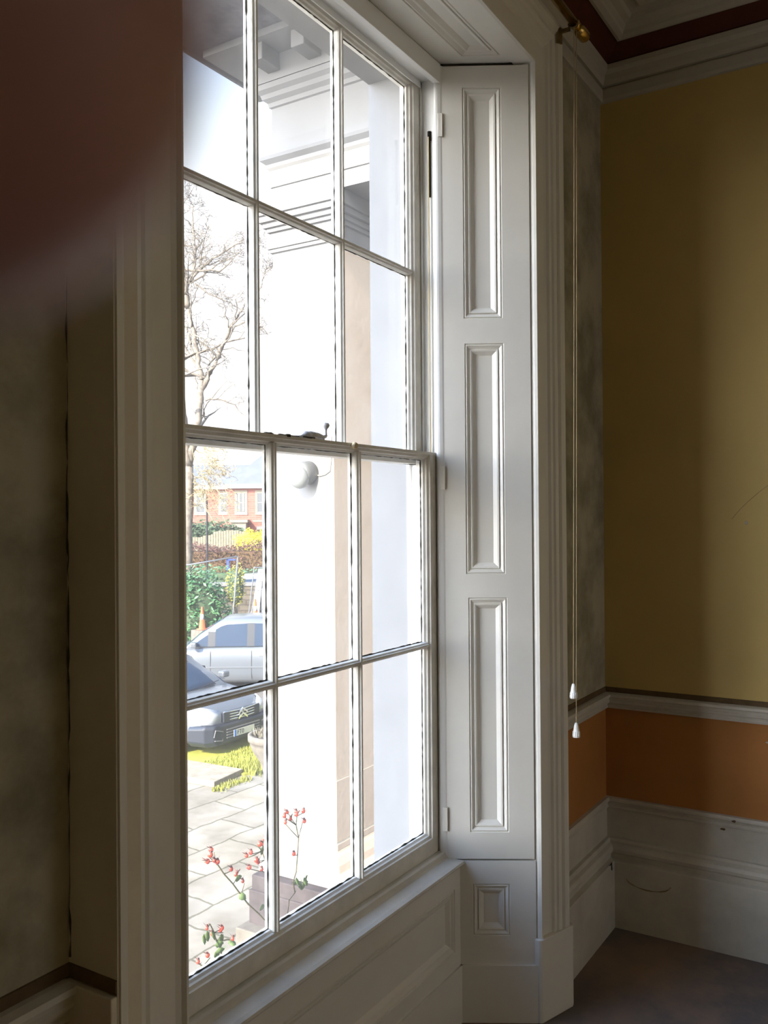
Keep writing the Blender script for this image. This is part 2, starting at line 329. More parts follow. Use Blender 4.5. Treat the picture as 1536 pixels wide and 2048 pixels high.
# ------------------------------------------------------------------ window surround (architraves, plinths, reveals, soffit)
# left return box (front of pier beside the window)
AP = [(0, -.030), (.0, .004), (.015, .012), (.05, .012), (.065, .002), (.10, .004), (.14, -.002), (.42, -.004), (.48, -.002), (.52, .004), (.58, .005), (.61, .0), (.63, .001), (.66, .006), (.72, .008), (.77, .005), (.79, .0), (.82, .0), (.86, .007), (.93, .009), (1.0, .008), (1.0, -.02)]
PR = lambda s: (2.650+.135*s, 1.098-.046*s)
PL = lambda s: (1.090-.1834*s, 1.084-.046*s)
ZI = 3.037
def jamb(P, zb):
    m = MB(); rings = []
    for top in (0, 1):
        r = []
        for s, h in AP:
            x, y = P(s); r.append((x, y-h, zb if not top else ZI+.155*s))
        x, y = P(1); r.append((x, YW+.01, zb if not top else ZI+.155)); x, y = P(0); r.append((x, YW+.01, zb if not top else ZI))
        rings.append(r)
    return m.loft(rings)
hr = MB(); rings = []
for P in (PR, PL):
    r = [(P(s)[0], P(s)[1]-h, ZI+.155*s) for s, h in AP]
    r.append((P(1)[0], YW+.01, ZI+.155)); r.append((P(0)[0], YW+.01, ZI)); rings.append(r)
hr.loft(rings)
sur = struct(empty('trim_10', (1.87, 1.10, 0)), 'white moulded window architrave')
def under(o, p):
    o.parent = p; o.matrix_parent_inverse = Matrix.Translation(-p.location) if p.rotation_euler.z == 0 else p.matrix_basis.inverted(); return o
under(jamb(PR, .262).build('architrave_jamb', 'paint'), sur)
under(jamb(PL, .262).build('architrave_jamb', 'paint'), sur)
under(hr.build('architrave_head', 'paint'), sur)
pl = MB(); pl.plan([(2.640, 1.090), (2.646, 1.082), (2.790, 1.036), (2.806, 1.040), (2.812, 1.052), (2.812, YW), (2.650, YW)], 0, .262)
under(pl.build('plinth_block', 'paint', bevel=.003), sur)
pl = MB(); pl.plan([(1.099, 1.074), (1.09, 1.065), (.905, 1.018), (.893, 1.026), (.893, YW), (1.09, YW)][::-1], 0, .262)
under(pl.build('plinth_block', 'paint', bevel=.003), sur)
# the return on the left, down to the floor, painted; lower part a little prouder
rt = MB(); rt.box(.9035, .95, 1.034, YW+.02, 0, 3.2)
under(rt.build('return_board', 'ret'), sur)
under(MB().box(.8915, .9035, 1.034, YW, .2, .898).build('return_board', 'ret', bevel=.002), sur)

# splayed reveal, right: shutter leaf over a plinth panel
A0 = Vector((2.524, 1.308, 0)); A1 = Vector((2.646, 1.102, 0)); ud = (A1-A0).normalized(); nr = Vector((-ud.y*-1, ud.x*-1, 0))
nr = Vector((ud.y, -ud.x, 0));
if nr.dot(Vector((-1, -.6, 0))) < 0: nr = -nr
SB = A0-ud*.058; WU = (A1-SB).length-.004
Z0 = .5104
uo = .058
def hole(px0, px1, z0, z1):
    k = 1/1787.*2.818
    a = (px0-922)*k+uo; b = (px1-922)*k+uo
    return (a, z0-Z0, b, z1-Z0)
zz = lambda py: 1.6-(py-1024-13)/1787*2.818
sh = empty('window_shutter', A0+Vector((0, 0, Z0)))
tag(sh, 'tall white folding shutter leaf with three sunk panels, right side of window', 'shutter')
b = MB()
panel_board(b, SB+Vector((0, 0, Z0+.003)), ud, (0, 0, 1), nr, WU, ZI-.012-Z0, [hole(938, 1016, zz(643), zz(177)), hole(939, 1018, zz(1157), zz(693)), hole(943, 1021, zz(1675), zz(1204))])
under(b.build('shutter_panel', 'paint'), sh)
for zc in (2.84, .64, 1.72):
    b = MB(); c = SB+ud*.012+nr*.003+Vector((0, 0, zc)); b.obox(c, ud*.006, nr*.003, (0, 0, .037)); b.tube([c+ud*.006-Vector((0, 0, .037)), c+ud*.006+Vector((0, 0, .037))], .0035)
    under(b.build('hinge', 'paint'), sh)
pp = MB(); panel_board(pp, A0+Vector((0, 0, .18)), ud, (0, 0, 1), nr, (A1-A0).length, Z0-.183, [(.040, zz(1880)-.18, .158, zz(1776)-.18)], thick=.02)
pp.obox(A0+ud*.12+nr*.003+Vector((0, 0, .09)), ud*.122, nr*.004, (0, 0, .09))
struct(pp.build('trim_11', 'paint'), 'white reveal panel under the shutter')
gp = MB(); gp.plan([(2.526, 1.364), (2.679, 1.106), (2.69, 1.13), (2.545, 1.375)], 0, 3.034)
struct(gp.build('trim_12', 'gap'), 'dark gap behind the shutter')
# left reveal (mirror)
B0 = Vector((1.235, 1.355, 0)); B1 = Vector((1.098, 1.098, 0)); ul = (B1-B0).normalized(); nl = Vector((-ul.y, ul.x, 0)); nl = nl if nl.x > 0 else -nl
shl = empty('window_shutter', B0); tag(shl, 'white shutter leaf on the left side of the window, mostly hidden', 'shutter')
b = MB(); panel_board(b, B0+Vector((0, 0, .0)), ul, (0, 0, 1), nl, (B1-B0).length, ZI-.003, [(.09, .61, .21, 1.3), (.09, 1.38, .21, 2.1), (.09, 2.18, .21, 2.92)])
under(b.build('shutter_panel', 'paint'), shl)
# soffit with sunk panel
def smap(a, b, d):  # a: across 0..1 from window to room, b: along 0..1 left->right with splayed ends
    y = 1.358-(1.358-1.094)*a; xr = 2.500+(2.655-2.500)*a; xl = 1.235-(1.235-1.09)*a
    return Vector((xl+(xr-xl)*b, y, ZI+.001-d))
sf = MB(); us = [0, .36, .74, 1]
h = (.34, .035, .74, .962)
for (a0, b0, a1, b1) in ((0, 0, .34, 1), (.74, 0, 1, 1), (.34, 0, .74, .035), (.34, .962, .74, 1)):
    sf.add([smap(a0, b0, 0), smap(a1, b0, 0), smap(a1, b1, 0), smap(a0, b1, 0)], [(0, 1, 2, 3)])
rings = []
for i, d in RING:
    ia = i/.264; ib = i/1.4
    rings.append([smap(h[0]+ia, h[1]+ib, d), smap(h[2]-ia, h[1]+ib, d), smap(h[2]-ia, h[3]-ib, d), smap(h[0]+ia, h[3]-ib, d)])
sf.loft(rings, caps=False); sf.add(rings[-1], [(0, 1, 2, 3)])
sf.box(1.09, 2.655, 1.094, 1.36, ZI+.022, ZI+.037)
struct(sf.build('trim_13', 'paint'), 'white panelled soffit over the window')
# back panel under the sill, skirting below, window board
bk = MB(); panel_board(bk, (1.20, 1.308, .18), (1, 0, 0), (0, 0, 1), (0, -1, 0), 1.325, .325, [(.07, .052, 1.288-.0, .250)], thick=.02)
bk.box(1.19, 2.53, 1.301, 1.31, 0, .18)
struct(bk.build('trim_14', 'paint'), 'white moulded panel below the window sill')
sl = MB(); rings = []
for x, xo in ((0, 0), (1, 1)):
    pr = [(1.297, .496), (1.293, .501), (1.296, .507), (1.306, .511), (1.340, .517), (1.343, .524), (1.346, .534), (1.353, .538), (1.3675, .538), (1.3675, .50), (1.308, .49)]
    rings.append([((1.20+max(0, (y-1.29))*.5) if x == 0 else (2.533-(y-1.29)*.56), y, z) for y, z in pr])
sl.loft(rings)
sl.add([(1.235, 1.37, .522), (2.53, 1.37, .522), (2.53, 1.47, .500), (1.235, 1.47, .500), (1.235, 1.37, .48), (2.53, 1.37, .48), (2.53, 1.47, .48), (1.235, 1.47, .48)], [(0, 1, 2, 3), (4, 7, 6, 5), (0, 4, 5, 1), (1, 5, 6, 2), (2, 6, 7, 3), (3, 7, 4, 0)])
struct(sl.build('trim_15', 'skirt'), 'white painted window board')
xs = MB(); xs.add([(1.2, 1.47, .51), (2.53, 1.47, .51), (2.53, 1.70, .345), (1.2, 1.70, .345), (1.2, 1.47, .30), (2.53, 1.47, .30), (2.53, 1.70, .30), (1.2, 1.70, .30)], [(0, 1, 2, 3), (4, 7, 6, 5), (0, 4, 5, 1), (1, 5, 6, 2), (2, 6, 7, 3), (3, 7, 4, 0)])
struct(xs.build('trim_16', 'ext'), 'outer stone sill')

# ------------------------------------------------------------------ sash window
win = struct(empty('window_1', (1.88, 1.40, .50)), 'tall white Georgian sash window, six panes over six', 'window')
fr = MB()
for x, sg in ((2.504, 1), (1.262, -1)):
    xo = x+sg*.03
    a, c = min(x, xo), max(x, xo)
    fr.box(a, c, 1.352, 1.475, .49, 3.03)                                   # pulley stile
    fr.box(*sorted((x-sg*.010, x+sg*.001)), 1.4135, 1.4175, .52, 3.01)       # parting bead
    fr.box(*sorted((x-sg*.012, x+sg*.03)), 1.464, 1.475, .49, 3.03)         # outer lining
    fr.plan([(x-sg*.010, 1.352), (x-sg*.013, 1.358), (x-sg*.010, 1.3655), (x+sg*.002, 1.3655), (x+sg*.002, 1.34), (x-sg*.004, 1.345)][::int(sg)], .51, 3.03)  # staff bead
fr.box(1.235, 2.53, 1.352, 1.475, 2.995, 3.04)
fr.box(1.262, 2.504, 1.345, 1.3655, 2.975, 3.036)
fr.box(1.262, 2.504, 1.4135, 1.4175, 2.975, 2.998)
under(fr.build('window_frame', 'bright', bevel=.0012), win)
# slot and cord of the pulley
b = MB(); b.box(2.496, 2.5035, 1.383, 1.389, 2.62, 2.83); b.box(2.4995, 2.5035, 1.380, 1.392, 2.80, 2.83); under(b.build('pulley_slot', 'gap'), win)
b = MB(); b.tube([(2.4935, 1.386, 2.81), (2.4930, 1.386, 2.3), (2.4935, 1.386, 1.79)], .0024); under(b.build('sash_cord', 'cord'), win)
def bar_v(mb, x, z0, z1, yf, yg, full=True):
    p = [(-.003, 0), (.003, 0), (.0045, .004), (.0085, .007), (.0095, .012), (.0095, yg-yf), (.006, yg-yf+.012), (-.006, yg-yf+.012), (-.0095, yg-yf), (-.0095, .012), (-.0085, .007), (-.0045, .004)]
    mb.loft([[(x+a, yf+d, z0) for a, d in p], [(x+a, yf+d, z1) for a, d in p]])
def bar_h(mb, z, x0, x1, yf, yg):
    p = [(-.003, 0), (.003, 0), (.0045, .004), (.0085, .007), (.0095, .012), (.0095, yg-yf), (.006, yg-yf+.012), (-.006, yg-yf+.012), (-.0095, yg-yf), (-.0095, .012), (-.0085, .007), (-.0045, .004)]
    mb.loft([[(x0, yf+d, z+a) for a, d in p], [(x1, yf+d, z+a) for a, d in p]])
def rail(mb, x0, x1, zo, zi, yf, yg, yb):  # zo outer edge, zi glass edge (moulded)
    s = 1 if zi > zo else -1
    p = [(zo, yf), (zi-s*.016, yf), (zi-s*.014, yf+.004), (zi-s*.007, yf+.008), (zi-s*.005, yf+.013), (zi, yf+.018), (zi, yg), (zi-s*.004, yb), (zo, yb)]
    mb.loft([[(x0, y, z) for z, y in p], [(x1, y, z) for z, y in p]])
def stile(mb, xo, xi, z0, z1, yf, yg, yb):
    s = 1 if xi > xo else -1
    p = [(xo, yf), (xi-s*.016, yf), (xi-s*.014, yf+.004), (xi-s*.007, yf+.008), (xi-s*.005, yf+.013), (xi, yf+.018), (xi, yg), (xi-s*.004, yb), (xo, yb)]
    mb.loft([[(x, y, z0) for x, y in p], [(x, y, z1) for x, y in p]])
def putty_line(mb, pts, r=.0022):
    a, b_ = Vector(pts[0]), Vector(pts[1]); n = max(4, int((b_-a).length/.012)); P = []
    R = []
    for i in range(n+1):
        t = i/n; P.append(a+(b_-a)*t+Vector((random.uniform(-1, 1), 0, random.uniform(-1, 1)))*.0008); R.append(r*random.uniform(.5, 1.5))
    mb.tube(P, R, k=5)
def sash(name, yf, z0, z1, gz0, gz1, zb, rail0, rail1, lab):
    so = empty(name, (1.88, yf, z0)); so.parent = win; so.matrix_parent_inverse = Matrix.Translation(-win.location); so['label'] = lab
    yg = yf+.027; yb = yf+.044; gx0, gx1 = 1.322, 2.442
    xb = (1.693, 2.063)
    def ch(o):
        o.parent = so; o.matrix_parent_inverse = Matrix.Translation(-Vector((1.88, yf, z0)))@Matrix.Identity(4); return o
    f = MB(); stile(f, 2.5015, gx1, z0, z1, yf, yg, yb); stile(f, 1.2645, gx0, z0, z1, yf, yg, yb)
    rail(f, 1.2645, 2.5015, z0, gz0, yf-.0003, yg, yb); rail(f, 1.2645, 2.5015, z1, gz1, yf-.0003, yg, yb)
    ch(f.build('sash_rails', 'sashp'))
    for x in xb:
        q = MB(); bar_v(q, x, gz0-.004, gz1+.004, yf+.0005, yg); ch(q.build('glazing_bar', 'sashp'))
    q = MB(); bar_h(q, zb, gx0-.004, gx1+.004, yf+.001, yg); ch(q.build('glazing_bar', 'sashp'))
    xe = [gx0, xb[0], xb[1], gx1]; ze = [gz0, zb, gz1]
    pm = MB()
    for i in range(3):
        for j in range(2):
            a = xe[i]+(.0095 if i else 0); c = xe[i+1]-(.0095 if i < 2 else 0); d = ze[j]+(.0095 if j else 0); e_ = ze[j+1]-(.0095 if j < 1 else 0)
            ch(MB().box(a-.003, c+.003, yg+.001, yg+.0035, d-.003, e_+.003).build('pane', 'glass'))
            y = yg-.0005
            putty_line(pm, ((a, y, d), (c, y, d)), .0030); putty_line(pm, ((a, y, e_), (c, y, e_)), .0018)
            putty_line(pm, ((c, y, d), (c, y, e_)), .0020); putty_line(pm, ((a, y, d), (a, y, e_)), .0010)
    ch(pm.build('putty_line', 'putty'))
    return so
sash('upper_sash', 1.4185, 1.765, 2.995, 1.800, 2.966, 2.373, 0, 0, 'upper sash, set further out')
lo = sash('lower_sash', 1.3685, .523, 1.800, .603, 1.7755, 1.194, 0, 0, 'lower sash nearest the room')
def chl(o):
    o.parent = lo; o.matrix_parent_inverse = Matrix.Translation(-Vector((1.88, 1.3685, .523))); return o
# sash fastener (lever with a bobbin knob) and stop knob
k = MB()
k.obox((1.852, 1.388, 1.8030), (.052, 0, 0), (0, .013, 0), (0, 0, .003))
k.ball((1.838, 1.386, 1.808), .016, 12, (1.1, .9, .75)); k.ball((1.872, 1.386, 1.808), .010, 10)
k.tube([(1.815, 1.384, 1.804), (1.85, 1.383, 1.813), (1.885, 1.383, 1.812), (1.905, 1.382, 1.808), (1.916, 1.381, 1.812)], [.006, .008, .007, .006, .005], 10)
k.lathe([(.0055, 0), (.0040, .004), (.0036, .014), (.0055, .020), (.0100, .024), (.0110, .029), (.009, .034), (0, .036)], (1.916, 1.381, 1.812))
chl(k.build('sash_fastener', 'lockp', smooth=True))
k = MB(); k.lathe([(.005, 0), (.005, .006), (.009, .008), (.0095, .014), (.007, .018), (0, .019)], (2.018, 1.3685, 1.7925), (0, -1, 0)); chl(k.build('stop_knob', 'cord', smooth=True))
k = MB()
for i in range(22):
    x = 1.66+random.random()*.20; k.obox((x, 1.3695+random.random()*.01, 1.8005), (.004+random.random()*.008, 0, 0), (0, .002, 0), (0, 0, random.uniform(.001, .004)))
chl(k.build('flaking_paint', 'putty'))

# second window of the room, to the left of the view
w2 = struct(empty('window_2', (-1.0, 1.40, .5)), 'second tall sash window further left along the wall', 'window')
b = MB()
b.box(-1.70, -1.575, 1.37, 1.46, .49, 3.04); b.box(-.425, -.32, 1.37, 1.46, .49, 3.04); b.box(-1.70, -.32, 1.37, 1.46, .49, .60); b.box(-1.70, -.32, 1.37, 1.46, 2.96, 3.08); b.box(-1.6, -.4, 1.37, 1.46, 1.765, 1.80)
for x in (-1.18, -.81): b.box(x-.01, x+.01, 1.37, 1.41, .6, 2.96)
for z in (1.194, 2.373): b.box(-1.58, -.42, 1.37, 1.41, z-.01, z+.01)
under(b.build('window_frame', 'sashp'), w2)
b = MB(); b.box(-1.58, -.42, 1.412, 1.416, .6, 2.96); under(b.build('pane', 'glass'), w2)
b = MB(); b.box(-1.9, -.2, 1.30, 1.47, .47, .50); b.box(-2.0, -1.84, 1.09, YW, 0, 3.2); b.box(-.22, -.06, 1.09, YW, 0, 3.2); b.box(-2.0, -.06, 1.09, YW, 3.05, 3.2); b.box(-1.85, -.2, 1.14, 1.36, 3.05, 3.08)
b.plan([(-1.85, 1.12), (-1.70, 1.37), (-1.72, 1.37), (-1.87, 1.12)][::-1], 0, 3.05); b.plan([(-.21, 1.12), (-.32, 1.37), (-.30, 1.37), (-.19, 1.12)], 0, 3.05); b.box(-1.85, -.2, 1.31, 1.34, 0, .49)
under(b.build('window_surround', 'paint'), w2)

w3 = struct(empty('window_fill', (2.5, YB-.05, .5)), 'sash window added in the unseen back wall to brighten the room', 'window')  # added opening behind the camera, lets in extra daylight as fill
b = MB(); b.box(1.7, 1.77, YB-.09, YB-.01, .5, 3); b.box(3.23, 3.3, YB-.09, YB-.01, .5, 3); b.box(1.77, 3.23, YB-.09, YB-.01, .5, .57); b.box(1.77, 3.23, YB-.09, YB-.01, 2.93, 3); b.box(1.77, 3.23, YB-.09, YB-.01, 1.73, 1.78)
for x in (2.26, 2.74): b.box(x-.01, x+.01, YB-.07, YB-.03, .57, 2.93)
b.box(1.6, 1.7, YB, YB+.03, .4, 3.1); b.box(3.3, 3.4, YB, YB+.03, .4, 3.1); b.box(1.7, 3.3, YB, YB+.03, 3.0, 3.1); b.box(1.6, 3.4, YB, YB+.06, .42, .5)
under(b.build('window_frame', 'sashp'), w3)
# ------------------------------------------------------------------ wall marks
def mark(name, pts, m, ax):
    pass
def stain(cx, cz, w_, h_, seed, lab):
    random.seed(seed); b = MB(); n_ = 26; pts = []
    for i in range(n_):
        a = 2*PI*i/n_; r = random.uniform(.55, 1.15); pts.append((w_*r*math.cos(a), h_*r*math.sin(a)))
    b.loft([[(cx+u, YW+.0005, cz+v) for u, v in pts], [(cx+u*.93, YW-.0006, cz+v*.93) for u, v in pts]])
    tag(b.build('damp_stain', 'stainm'), lab, 'stain')
stain(2.885, 1.66, .012, .07, 3, 'dark upper damp patch on the bare plaster beside the architrave')
stain(2.885, 1.50, .009, .045, 5, 'smaller lower damp patch on the bare plaster beside the architrave')
random.seed(11)
crk = MB()
P = []; R = []
z = .93
while z < 3.1:
    P.append((.9066-.0035+random.uniform(-.0015, .001), YW-.003+random.uniform(-.001, .001), z)); R.append(random.choice([.0004, .0008, .0015, .0022, .0006])); z += random.uniform(.015, .04)
crk.tube(P, R, k=5)
tag(crk.build('plaster_crack', 'putty'), 'dark ragged crack down the left corner beside the window', 'crack')
def dab(name, c, rx, rz, axis, m, lab, cat, n=14, grp=None):
    b = MB(); pts = []
    for i in range(n):
        r = random.uniform(.6, 1.15); a = 2*PI*i/n; pts.append((rx*r*math.cos(a), rz*r*math.sin(a)))
    if axis == 'x': f = lambda u, v, d: (c[0]-d, c[1]+u, c[2]+v)
    else: f = lambda u, v, d: (c[0]+u, c[1]-d, c[2]+v)
    b.loft([[f(u, v, 0) for u, v in pts], [f(u*.8, v*.8, .0012) for u, v in pts]])
    return tag(b.build(name, m), lab, cat, grp)
XX = XR
dab('paint_chip', (XX, .61, 1.565), .006, .008, 'x', 'ceil', 'small pale chip in the yellow wall', 'chip')
dab('paint_chip', (XX, .545, .775), .007, .004, 'x', 'ceil', 'small pale chip in the orange dado near the right edge', 'chip')
dab('paint_spot', (2.955, YW-.0015, .70), .010, .012, 'y', 'lockp', 'grey spot on the orange dado under the cord pulls', 'spot')
for yy, z, lb in ((.66, .478, 'dark nick on the very top edge of the skirting board'), (.59, .455, 'dark nick on the skirting board nearest the right edge of view'), (.70, .44, 'lowest and leftmost dark nick under the skirting top')):
    dab('paint_scuff', (XX-(.020 if z > .46 else .010), yy, z), .010, .005, 'x', 'strip', lb, 'scuff', grp='nicks on the skirting top')
b = MB(); b.tube([(XX-.0004, .62+.0-.002*i*i*.12+.0, 1.55+.022*i) if 0 else (XX-.0003, .66-.012*i-.0006*i*i, 1.58+.016*i) for i in range(9)], .0007, 4); tag(b.build('wall_scratch', 'tan'), 'fine curved scratch in the yellow wall near the right edge', 'scratch')
b = MB(); b.tube([(XX-.0003, 1.055-.002*i+.0004*i*i, .815-.006*i) for i in range(7)], .0007, 4); tag(b.build('wall_scratch', 'tan'), 'short scratch in the orange dado near the corner', 'scratch')
b = MB(); P = []
for i in range(18):
    t = i/17; a = PI*(1.05+.9*t); P.append((XX-.047, .965+.085*math.cos(a)*-1, .205+.035*math.sin(a)))
b.tube(P, [.0008+.0022*abs(math.sin(PI*i/5.3)) for i in range(18)], k=5); tag(b.build('scuff_mark', 'tan'), 'curved brown scuff on the lower skirting board by the corner', 'scuff')
b = MB(); b.tube([(3.37, YW-.048, .262), (3.37, YW-.049, .235)], .002, k=5); b.tube([(3.35, YW-.048, .258), (3.375, YW-.048, .262)], .0015, k=5); tag(b.build('nail_mark', 'gap'), 'dark nail hook on the skirting left of the corner', 'nail')

# ------------------------------------------------------------------ curtain pole with cord pulls
cp = empty('curtain_pole', (2.69, 1.0, 3.14)); tag(cp, 'brass curtain pole over the window, round end cap at its right end', 'curtain pole')
YP, ZP = 1.0, 3.190
b = MB(); b.tube([(1.0, YP, ZP), (2.79, YP, ZP)], .0135, 16); under(b.build('pole', 'brass', smooth=True), cp)
b = MB(); b.lathe([(.0135, -.03), (.015, -.028), (.015, -.012), (.011, -.008), (.011, .004), (.017, .008), (.017, .016), (.0195, .02), (.0195, .062), (.017, .067), (0, .068)], (2.812, YP, ZP), (1, 0, 0), 20); under(b.build('finial', 'brass', smooth=True), cp)
b = MB(); b.obox((2.768, 1.048, 3.160), (.009, -.003, 0), (0, .004, 0), (0, 0, .026))
b.obox((2.770, 1.030, 3.172), (.0045, 0, 0), (0, .018, 0), (0, 0, .0055)); b.tube([(2.770, YP+.0165*math.sin(a), ZP-.0165*math.cos(a)) for a in [x*.4 for x in range(-4, 5)]], .004, 6)
under(b.build('bracket', 'bronze'), cp)
def pull(x, y, ztop, zac, lab):
    o = empty('cord_pull', (x, y, zac)); tag(o, lab, 'cord pull')
    b = MB(); b.tube([(x+.050, y-.002, ztop), (x+.026, y-.001, (ztop+zac)/2), (x, y, zac+.04)], .0014, 6); under(b.build('cord', 'cord', smooth=True), o)
    b = MB(); b.lathe([(.002, .047), (.0045, .045), (.0068, .038), (.0085, .028), (.0095, .020), (.0105, .019), (.0115, .004), (.0112, 0), (0, .001)], (x, y, zac), k=20)
    for i in range(12):
        a = 2*PI*i/12; b.tube([(x+.0108*math.cos(a), y+.0108*math.sin(a), zac+.019), (x+.0116*math.cos(a), y+.0116*math.sin(a), zac+.002)], .0009, 5)
    under(b.build('acorn', 'acorn', smooth=True), o)
pull(2.719, 1.000, 3.182, 1.018, 'thin cream cord ending in the higher of two white acorn pulls')
pull(2.741, 1.000, 3.182, .890, 'thin cream cord ending in the lower of two white acorn pulls')

# ------------------------------------------------------------------ portico outside, right of the view through the glass
po = empty('portico', (3.63, 2.62, -2.4)); tag(po, 'white stucco portico with square pier, deep entablature and grey cornice outside window', 'portico')
X0, X1, Y0, Y1 = 3.45, 3.805, 2.442, 2.80
b = MB()
b.box(X0, X1, Y0, Y1, .35, 2.93)
b.box(X0-.008, X1+.008, Y0-.008, Y1+.008, .06, .355)
b.box(X0-.02, X1+.02, Y0-.02, Y1+.02, .03, .062)
b.loft([[(X0-d, Y0-d, z), (X1+d, Y0-d, z), (X1+d, Y1+d, z), (X0-d, Y1+d, z)] for d, z in ((.062, -.134), (.062, -.085), (.056, -.072), (.050, -.066), (.044, -.03), (.030, .005), (.022, .02), (.018, .034))])
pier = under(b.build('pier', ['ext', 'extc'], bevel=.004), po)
b = MB()
for d, a, c in ((.012, 2.90, 2.918), (.02, 2.918, 2.935), (.008, 2.935, 3.00), (.022, 3.0, 3.02), (.036, 3.02, 3.045), (.052, 3.045, 3.075), (.064, 3.075, 3.145)): b.box(X0-d, X1+d, Y0-d, Y1+d, a, c)
under(b.build('capital', 'ext', bevel=.003), po)
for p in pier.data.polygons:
    if p.normal.y < -.5: p.material_index = 1  # shaded house-facing side gets the bounce-tinted stucco
b = MB()
b.box(X0, 6.5, Y1-.38, Y1, 3.145, 3.66)           # front beam
b.box(X0, X0+.38, YF, Y1-.38, 3.145, 3.66)            # side beam back to the house
under(b.build('entablature', 'ext'), po)
b = MB()
def prof_side(mb, prof):   # moulding around the outer (-x) and front (+y) faces
    path = [(6.5, Y1), (X0, Y1), (X0, YF)]
    rings = []
    n0 = Vector((0, 1)); n1 = Vector((-1, 0))
    for p, nn in ((path[0], n0), (path[1], n0+n1), (path[2], n1)): rings.append([(p[0]+nn.x*d, p[1]+nn.y*d, z) for d, z in prof])
    mb.loft(rings)
prof_side(b, [(0, 3.225), (.008, 3.225), (.008, 3.305), (.020, 3.318), (.022, 3.335), (.045, 3.352), (.050, 3.366), (.050, 3.392), (.0, 3.398)])
prof_side(b, [(0, 3.615), (.010, 3.62), (.014, 3.64), (.034, 3.655), (.040, 3.675), (.060, 3.69), (.064, 3.715), (0, 3.72)])
under(b.build('fascia_moulding', 'ext'), po)
CP = [(-.02, -.02, 3.72), (.062, .062, 3.72), (.07, .07, 3.835), (.235, .235, 3.835), (.235, .235, 3.868), (.85, .285, 3.868), (.85, .285, 3.852), (.865, .30, 3.852), (.865, .30, 3.96), (.90, .34, 4.0), (.92, .36, 4.05), (0, 0, 4.1)]
b = MB(); b.loft([[(6.5, Y1+f, z) for d, f, z in CP], [(X0-d, Y1+f, z) for d, f, z in CP], [(X0-d, YF, z) for d, f, z in CP]])
co = under(b.build('cornice', ['ext', 'conc']), po)
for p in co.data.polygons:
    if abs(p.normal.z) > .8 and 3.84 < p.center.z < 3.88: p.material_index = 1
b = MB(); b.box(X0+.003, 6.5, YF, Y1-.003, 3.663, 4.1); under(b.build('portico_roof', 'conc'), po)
y = YF+.10
while y < Y1+.02:
    under(MB().box(X0-.20, X0-.06, y, y+.075, 3.755, 3.836).build('modillion', 'ext', bevel=.004), po); y += .245
for x in (3.52, 3.765, 4.01):
    under(MB().box(x, x+.075, Y1+.06, Y1+.20, 3.755, 3.836).build('modillion', 'ext', bevel=.004), po)
b = MB(); b.box(3.335, 6.5, 2.375, 2.865, -.30, -.135); b.box(3.325, 6.5, 2.30, 2.875, -.9, -.205); under(b.build('podium', 'dstone', bevel=.006), po)
b = MB(); b.box(3.25, 6.5, 2.29, 2.895, -2.4, -.365); under(b.build('podium_base', 'mstone', bevel=.006), po)
b = MB(); b.box(3.50, 6.5, YF, 2.5, -2.4, -.137); under(b.build('portico_floor', 'dstone'), po)
# bulkhead lamp on the pier
la = empty('wall_lamp', (3.45, 2.60, 1.79)); tag(la, 'round white bulkhead lamp with grey hood on the white pier', 'lamp')
b = MB(); b.lathe([(.050, 0), (.056, .004), (.056, .055), (.052, .075), (.030, .080), (0, .081)], (3.45, 2.585, 1.812), (-1, 0, -.08), 24); under(b.build('lamp_body', 'lampg', smooth=True), la)
b = MB(); b.lathe([(.050, 0), (.056, .010), (.054, .028), (.042, .044), (.020, .053), (0, .055)], (3.392, 2.592, 1.792), (-1, .05, -.30), 24); under(b.build('lamp_cover', 'lamp', smooth=True), la)
b = MB(); b.tube([(3.446, 2.55, 1.80), (3.445, 2.52, 1.795), (3.445, 2.49, 1.80), (3.445, 2.462, 1.815), (3.445, 2.455, 1.86), (3.445, 2.452, 1.98)], .003, 6)
tag(b.build('cable', 'extc'), 'thin pale cable clipped along the white pier', 'cable')

# ------------------------------------------------------------------ ground outside
ZG = -2.4
struct(MB().box(-80, 120, -80, 120, ZG-.3, ZG-.02).build('ground', 'road'), 'gravel drive and road surface')
fl = MB(); fl.plan([(1, YF+.01), (3.3, YF+.01), (14, 6), (13.0, 8.0), (10.95, 9.0), (10.52, 9.35), (10.5, 10.42), (9, 12), (1, 14)], ZG-.02, ZG)
struct(fl.build('paving', 'flags'), 'uneven stone flagged terrace below the window')
st = MB(); st.plan([(10.52, 10.9), (10.60, 9.27), (9.86, 9.18), (9.80, 10.9)][::-1], ZG, ZG+.09)
tag(st.build('stone_step', 'stepm', bevel=.01), 'low worn stone step at the lawn edge', 'step')
lw_ = MB(); lw_.plan([(10.56, 9.2), (13.5, 8.2), (14.6, 10.1), (10.9, 11.5), (10.56, 11.4)], ZG-.02, ZG+.03)
struct(lw_.build('lawn', 'lawn'), 'sunlit patch of lawn')
gb = MB()
def blades(mb, n, f, h):
    for i in range(n):
        p = Vector(f()); a = random.random()*PI*2; hh = h*random.uniform(.5, 1.3); wd = .012
        t = Vector((math.cos(a), math.sin(a), 0)); l = Vector((random.uniform(-.4, .4), random.uniform(-.4, .4), 1))*hh
        mb.add([p-t*wd, p+t*wd, p+l], [(0, 1, 2)])
blades(gb, 4200, lambda: (random.uniform(10.63, 13.4), random.uniform(9.2, 10.22), ZG+.02), .05)
blades(gb, 900, lambda: (max(10.63, random.gauss(10.87, .15)), random.gauss(9.30, .15), ZG), .16)
blades(gb, 250, lambda: (random.uniform(9.7, 10.5), min(9.15, random.gauss(9.05, .05)), ZG), .07)
